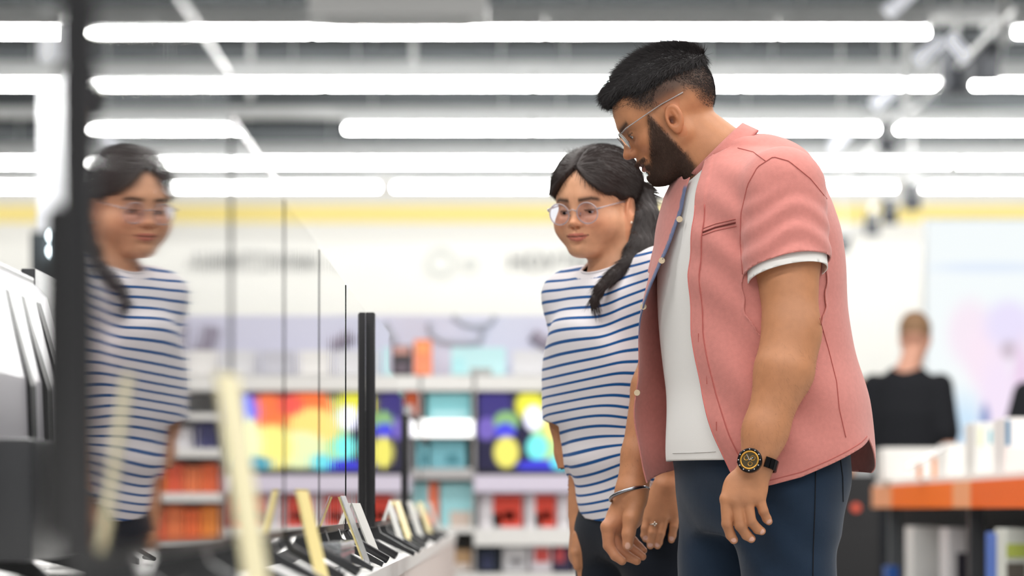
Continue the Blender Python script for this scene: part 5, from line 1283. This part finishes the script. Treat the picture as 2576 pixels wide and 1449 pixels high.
V, Q = polygonise(w_capf, (wx(1360), WY - .15, wz(650)), (wx(1660), WY + .15, wz(345)), .0022)
hcol = np.tile(A(lin((40, 33, 32))), (len(V), 1))
o = npmesh('hair', V, Q, M_wh_, None); wadopt(o)
hV, hQ = V, Q
def w_flow(P):
    L = WH.loc(P); nrm = normals(w_capf, P, .004); tgt = A((-.075, 0.0, .0)); tgt = np.tile(tgt, (len(L), 1)); tgt[:, 1] = np.sign(L[:, 1]) * .03
    t = tgt - L; t[:, 2] -= .03 * sst(L[:, 0], .0, .06); t = t @ WH.M.T; t -= nrm * np.sum(t * nrm, 1)[:, None]; t /= np.linalg.norm(t, axis=1)[:, None] + 1e-9
    return t + nrm * .02
o = strand_object('hair_strands', (V, Q), lambda P: np.ones(len(P)), 12000, w_flow, .022, .0006, M_wh_, None, seg=3, jitter=.05); wadopt(o)
tail = [Wp(1588, 478, .05), Wp(1612, 490, .03), Wp(1624, 550, -.01), Wp(1614, 620, -.045), Wp(1585, 668, -.085), Wp(1545, 692, -.115), Wp(1512, 722, -.13), Wp(1494, 758, -.135), Wp(1500, 782, -.132)]
tr_ = [.018, .025, .028, .026, .0175, .0105, .0075, .006, .002]
def w_tail(P):
    d = chain(P, tail, tr_, .012); a = np.arctan2(P[:, 1] - WY, P[:, 0] - wx(1600)); return d - .0012 * np.sin(P[:, 0] * 420 + P[:, 1] * 300 + P[:, 2] * 60)
V, Q = polygonise(w_tail, (wx(1470), WY - .2, wz(800)), (wx(1665), WY + .11, wz(440)), .003); o = npmesh('ponytail', V, Q, M_wh_, None); wadopt(o)
TLa = A(tail)
def tail_dir(P):
    s = TLa[1:] - TLa[:-1]; mid = (TLa[1:] + TLa[:-1]) / 2; k = np.argmin(np.linalg.norm(P[:, None] - mid[None], axis=2), 1); d = s[k]; return d / np.linalg.norm(d, axis=1)[:, None] + normals(w_tail, P, .003) * .06
o = strand_object('ponytail_strands', (V, Q), lambda P: np.ones(len(P)), 9000, tail_dir, .028, .0006, M_wh_, None, seg=4, jitter=.035); wadopt(o)
# loose strands at the crown and beside the ear
P0 = WH.wor(np.stack([rng.uniform(-.03, .05, 160), rng.uniform(-.05, .05, 160), np.full(160, .122)], 1)); v, q = ribbons(P0, (lambda d: d / np.linalg.norm(d, axis=1)[:, None])(rng.normal(0, .35, (160, 3)) + A((.1, 0, .5))), .03, .0003, droop=np.tile(A((-.4, 0, -.6)), (160, 1)), seg=4)
o = npmesh('flyaway_hair', v, q, M_wh_, None, smooth=False); o['kind'] = 'stuff'; wadopt(o)
# earring
p = WH.wor((.003, .084, -.034)); b = MB().ball(p, .0035, 10); b.build('earring', mat('pearl', (240, 226, 206), .25), woman, smooth=True).matrix_parent_inverse = Matrix.Translation(-woman.location)
# tee
def w_teef(P, sleeves=True):
    z = P[:, 2]; d = loft(P, WT, WYAW, 2.15) - .01 - .012 * sst(wz(820) - z, 0, .15) + .018 * sst(wz(1120) - z, 0, .15)
    d = smin(d, rc(P, Wp(1558, 722), wsF + A((-.008, 0, .0)), .052, .06), .045); d = smin(d, rc(P, Wp(1558, 722), wsN, .052, .058), .045)
    # dropped wide sleeves
    if sleeves:
        d = smin(d, rc(P, wsF, Wp(1428, 1150, .10), .056, .05), .04); d = smin(d, rc(P, wsN, weN + A((0, 0, -.05)), .058, .062), .035)
        d = smin(d, ell(P, Wp(1432, 1000, .06), (.045, .07, .085)), .04)
    # drape folds
    y = P[:, 1]; x = P[:, 0]
    u = x * .9 + y * .5
    d = d - .0035 * np.sin((z * .75 + u * 1.5) * 52 + 1.6 * np.sin(u * 17)) * gauss(z - wz(790), .1)
    d = d - .0032 * np.sin((z * 1.0 - u * .9) * 62 + 2 * np.sin(u * 20)) * gauss(z - wz(1190), .075)
    d = d - .003 * np.sin(u * 75 + z * 22) * gauss(z - wz(960), .11)
    return d
V, Q = polygonise(w_teef, (wx(1350), WY - .28, wz(1400)), (wx(1790), WY + .27, wz(630)), .0042); V = relax(V, Q, 2, .4); T = tri(Q)
c0 = Wp(1552, 688, -.005); nl = A((-.36, -.26, .9)); nl /= np.linalg.norm(nl); q = V - c0; h = q @ nl; r = q - h[:, None] * nl; rn_ = np.linalg.norm(r, axis=1)
V, T = clipmesh(V, T, np.where(h > -.07, .065 - rn_, -1))
V, T = clipmesh(V, T, wz(1306) - V[:, 2] + .004 * np.sin(V[:, 0] * 60))
def wloft(V): return loft(V, WT, WYAW, 2.15)
a = Wp(1432, 1150, .1) - wsF; L = np.linalg.norm(a); a /= L; q = V - wsF; t = q @ a; r = np.linalg.norm(q - t[:, None] * a, axis=1)
V, T = clipmesh(V, T, np.minimum.reduce([t + q @ A((-.45, 0, .0)) - .2835, .16 - r, wloft(V) - .028]))
a = weN - wsN; L = np.linalg.norm(a); a /= L; q = V - wsN; t = q @ a; r = np.linalg.norm(q - t[:, None] * a, axis=1)
V, T = clipmesh(V, T, np.minimum.reduce([t - L * 1.0, .12 - r, wloft(V) - .028]))
v2, q2 = polygonise(lambda P: w_teef(P, False) + .0015, (wx(1350), WY - .28, wz(1290)), (wx(1790), WY + .27, wz(790)), .006); v2, t2 = clipmesh(v2, tri(q2), v2[:, 2] - wz(830)); v2, t2 = clipmesh(v2, t2, wz(1260) - v2[:, 2]); T = np.concatenate([T, t2 + len(V)]); V = np.concatenate([V, v2])
# stripe coordinate: woven in, following the drape
x, y, z = V[:, 0], V[:, 1], V[:, 2]; u = x * .9 + y * .5
inner = wloft(V); slv = sst(inner, .035, .05) * (x < wx(1470))
xl = (x - wx(1500))
tilt = .22 * gauss(z - wz(745), .08) * sst(x, wx(1470), wx(1560)) + .17 * sst(wz(820) - z, -.1, .12)
st_ = z - xl * tilt + .006 * np.sin(u * 24 + z * 10) + .004 * np.sin(u * 52 - z * 18) + .012 * gauss(z - wz(760), .07) * np.sin(u * 14) + .006 * gauss(z - wz(1180), .09) * np.sin(u * 40 + z * 30)
st_ = np.where(x < wx(1470), st_ + .0 , st_)
M_str = bpy.data.materials.new('striped_jersey'); M_str.use_nodes = True; nt = M_str.node_tree; b = nt.nodes['Principled BSDF']; b.inputs['Roughness'].default_value = .85; b.inputs['Sheen Weight'].default_value = .1; b.inputs['Specular IOR Level'].default_value = .25
at = nt.nodes.new('ShaderNodeAttribute'); at.attribute_name = 'stripe'; m1 = nt.nodes.new('ShaderNodeMath'); m1.operation = 'MULTIPLY'; m1.inputs[1].default_value = 1 / .0206
m2 = nt.nodes.new('ShaderNodeMath'); m2.operation = 'FRACT'; cr = nt.nodes.new('ShaderNodeValToRGB'); cr.color_ramp.interpolation = 'LINEAR'; e = cr.color_ramp.elements
W3, B3 = (*lin((232, 228, 232)), 1), (*lin((14, 82, 146)), 1)
e[0].position = .0; e[0].color = W3; e[1].position = .02; e[1].color = B3; n1 = e.new(.28); n1.color = B3; n2 = e.new(.30); n2.color = W3
nt.links.new(at.outputs['Fac'], m1.inputs[0]); nt.links.new(m1.outputs[0], m2.inputs[0]); nt.links.new(m2.outputs[0], cr.inputs[0])
vm = nt.nodes.new('ShaderNodeMix'); vm.data_type = 'RGBA'; a2 = nt.nodes.new('ShaderNodeAttribute'); a2.attribute_name = 'plain'; nt.links.new(a2.outputs['Fac'], vm.inputs[0]); nt.links.new(cr.outputs[0], vm.inputs[6]); vm.inputs[7].default_value = W3
nt.links.new(vm.outputs[2], b.inputs['Base Color'])
q = V - c0; h = q @ nl; r = q - h[:, None] * nl; plain = sst(.080 - np.linalg.norm(r, axis=1), 0, .001) * (h > -.07)
wt = npmesh('striped_tee', V, T, M_str, None, attrs={'stripe': st_, 'plain': plain}, solid=.002); wadopt(wt)
# neck rib
pts = []
for k in np.linspace(0, 2 * math.pi, 49)[:-1]:
    e1 = np.cross(nl, A((0, 1, 0))); e1 /= np.linalg.norm(e1); e2 = np.cross(nl, e1); pts.append(c0 + (e1 * math.cos(k) + e2 * math.sin(k)) * .0655)
def drop(func, P, n_):
    P = A(P); s = np.full(len(P), .06)
    for _ in range(50): f = func(P + n_ * s[:, None]); s = s - np.clip(f, -.01, .01) * .8
    return P + n_ * s[:, None]
pp = drop(w_teef, pts, nl); wadopt(MB().tube(pp, .0028, 8, close=True).build('neck_rib', mat('white_rib', (232, 228, 232), .85), None, smooth=True))
# trousers
V, Q = polygonise(lambda P: w_legs(P, .003) - .002 * np.sin(P[:, 2] * 60 + P[:, 0] * 40), (wx(1440), WY - .2, .05), (wx(1790), WY + .22, wz(1230)), .0085); T = tri(Q); V, T = clipmesh(V, T, V[:, 2] - wz(1250))
wadopt(npmesh('trousers', V, T, mat('dark_navy_trousers', (20, 27, 38), .8, bump=.1, sheen=.1, spec=.25), None))
for an in (wanN, wanF): wadopt(shoe(an, k=.85, yaw=WYAW))
# ring
c = Wp(1645, 1318, -.168); wr_ = MB().tube([c + A((math.cos(k) * .0096, math.sin(k) * .0096, .1 * math.cos(k) * .0096)) for k in np.linspace(0, 2 * math.pi, 25)[:-1]], .0011, 6, close=True)
for k in range(4): wr_.ball(c + A((.001 + .003 * math.cos(k * 1.6), -.0105, .003 * math.sin(k * 1.6))), .0019, 8)
o = wr_.build('finger_ring', mat('silver_ring', (214, 210, 200), .2, metal=1), None, smooth=True); wadopt(o); o['label'] = 'silver ring with small stones'
# ---------------- people in the background ----------------
def bg_person(px, Y, label, topz, wid, hair, skin, yaw, shirt=(24, 26, 32), cx_head=0.0, arm_out=.0):
    x0 = pxx(px, Y); root = empty('person', (x0, Y, 0), label, 'person')
    def ad(o): o.parent = root; o.matrix_parent_inverse = Matrix.Translation(-root.location); return o
    o_ = A((x0, Y, 0)); f = A((math.cos(yaw), math.sin(yaw), 0)); s_ = A((-f[1], f[0], 0))
    at = lambda a, b, z: o_ + s_ * a + f * b + A((0, 0, z))
    H = topz; sh = H - .31; hd = A((x0 + cx_head, Y, H - .12)) + f * .03
    def body(P, off=0.):
        T = [(H - .93, x0, Y, .155, .12), (H - .75, x0, Y, .16, .115), (H - .5, x0, Y, .185, .125), (H - .36, x0, Y, .165, .105), (H - .29, x0, Y, .09, .08), (H - .26, x0, Y, .05, .05)]
        return loft(P, T, yaw, 2.2) - off
    def arms(P, r=1., e=0.):
        d = None
        for k in (1, -1):
            S = at(k * wid, 0, sh - .055); E = at(k * (wid + .04 + arm_out), -.03, sh - .34); Wr = at(k * (wid + .0), .2, sh - .44)
            q = smin(rc(P, S, E, .052 * r, .042 * r), rc(P, E, Wr, .04 * r, .028 * r) if not e else rc(P, S, S + (E - S) * .8, .062, .066), .02)
            if not e: q = smin(q, ell(P, Wr + f * .07 + A((0, 0, -.02)), (.045, .045, .03)), .02); 
            d = q if d is None else np.minimum(d, q)
        return d
    hp = lambda k: at(k * .09, 0, H - .9)
    def legs(P, off=0):
        d = None
        for k in (1, -1): 
            q = smin(rc(P, hp(k), at(k * .1, .01, .5), .088, .062), rc(P, at(k * .1, .01, .5), at(k * .11, -.01, .06), .06, .045), .03); d = q if d is None else smin(d, q, .02)
        return d - off
    def skinf(P):
        L = (P - hd) @ frame_of(yaw, R(12)) ; L[:, 2] -= 0
        d = head_sdf(L / .95, dict(nose=0)) * .95
        d = smin(d, rc(P, hd + A((0, 0, -.06)) - f * .02, at(0, -.02, sh + .0), .052, .06), .02); d = smin(d, body(P, -.015), .02); d = smin(d, arms(P), .02); return smin(d, legs(P, -.008), .02)
    V, Q = polygonise(skinf, (x0 - .42, Y - .35, -.01), (x0 + .42, Y + .38, H + .03), .0125)
    L = (V - hd) @ frame_of(yaw, R(12)) / .95; c = np.tile(A(lin(skin)), (len(V), 1)); hm = ((L[:, 2] > .05 - .0 * L[:, 0]) | ((L[:, 0] < -.02) & (L[:, 2] > -.005))) & (L[:, 2] < .2); c[hm] = lin(hair)
    ad(npmesh('body', V, Q, M_skin, None, col=c))
    hf = lambda P: (lambda L: np.maximum(np.maximum(ell(L, (-.012, 0, .042), (.106, .083, .09)), -(L[:, 2] - .0 - .5 * np.maximum(L[:, 0] + .02, 0))), -L[:, 2] - .01))((P - hd) @ frame_of(yaw, R(12)) / .95) * .95
    V, Q = polygonise(hf, tuple(hd - .14), tuple(hd + .15), .01); ad(npmesh('hair', V, Q, mat('hair_%d_%d_%d' % hair, hair, .6), None))
    V, Q = polygonise(lambda P: smin(body(P, .008), arms(P, 1, 1), .03), (x0 - .42, Y - .3, H - 1.0), (x0 + .42, Y + .3, H - .2), .0125); T = tri(Q); q = V - at(0, -.02, sh + .03); V, T = clipmesh(V, T, .075 - np.linalg.norm(q, axis=1)); 
    ad(npmesh('t_shirt', V, T, mat('black_jersey', shirt, .85), None))
    V, Q = polygonise(lambda P: legs(P, .006), (x0 - .3, Y - .25, .05), (x0 + .3, Y + .25, H - .8), .016); ad(npmesh('trousers', V, Q, mat('dark_trousers', (34, 36, 42), .85), None))
    for k in (1, -1): ad(shoe(at(k * .11, -.01, .06), yaw=yaw, k=.95))
    return root
bg_person(2282, 16.4, 'Person in a black tee seen from behind near the light box', pz(785, 16.4), .165, (158, 122, 90), (232, 172, 146), R(74), cx_head=.035)
bg_person(2668, 16.0, 'Person in black cut off by the right edge of the photo', pz(800, 16.0), .165, (60, 46, 38), (226, 170, 146), R(80), arm_out=.03)
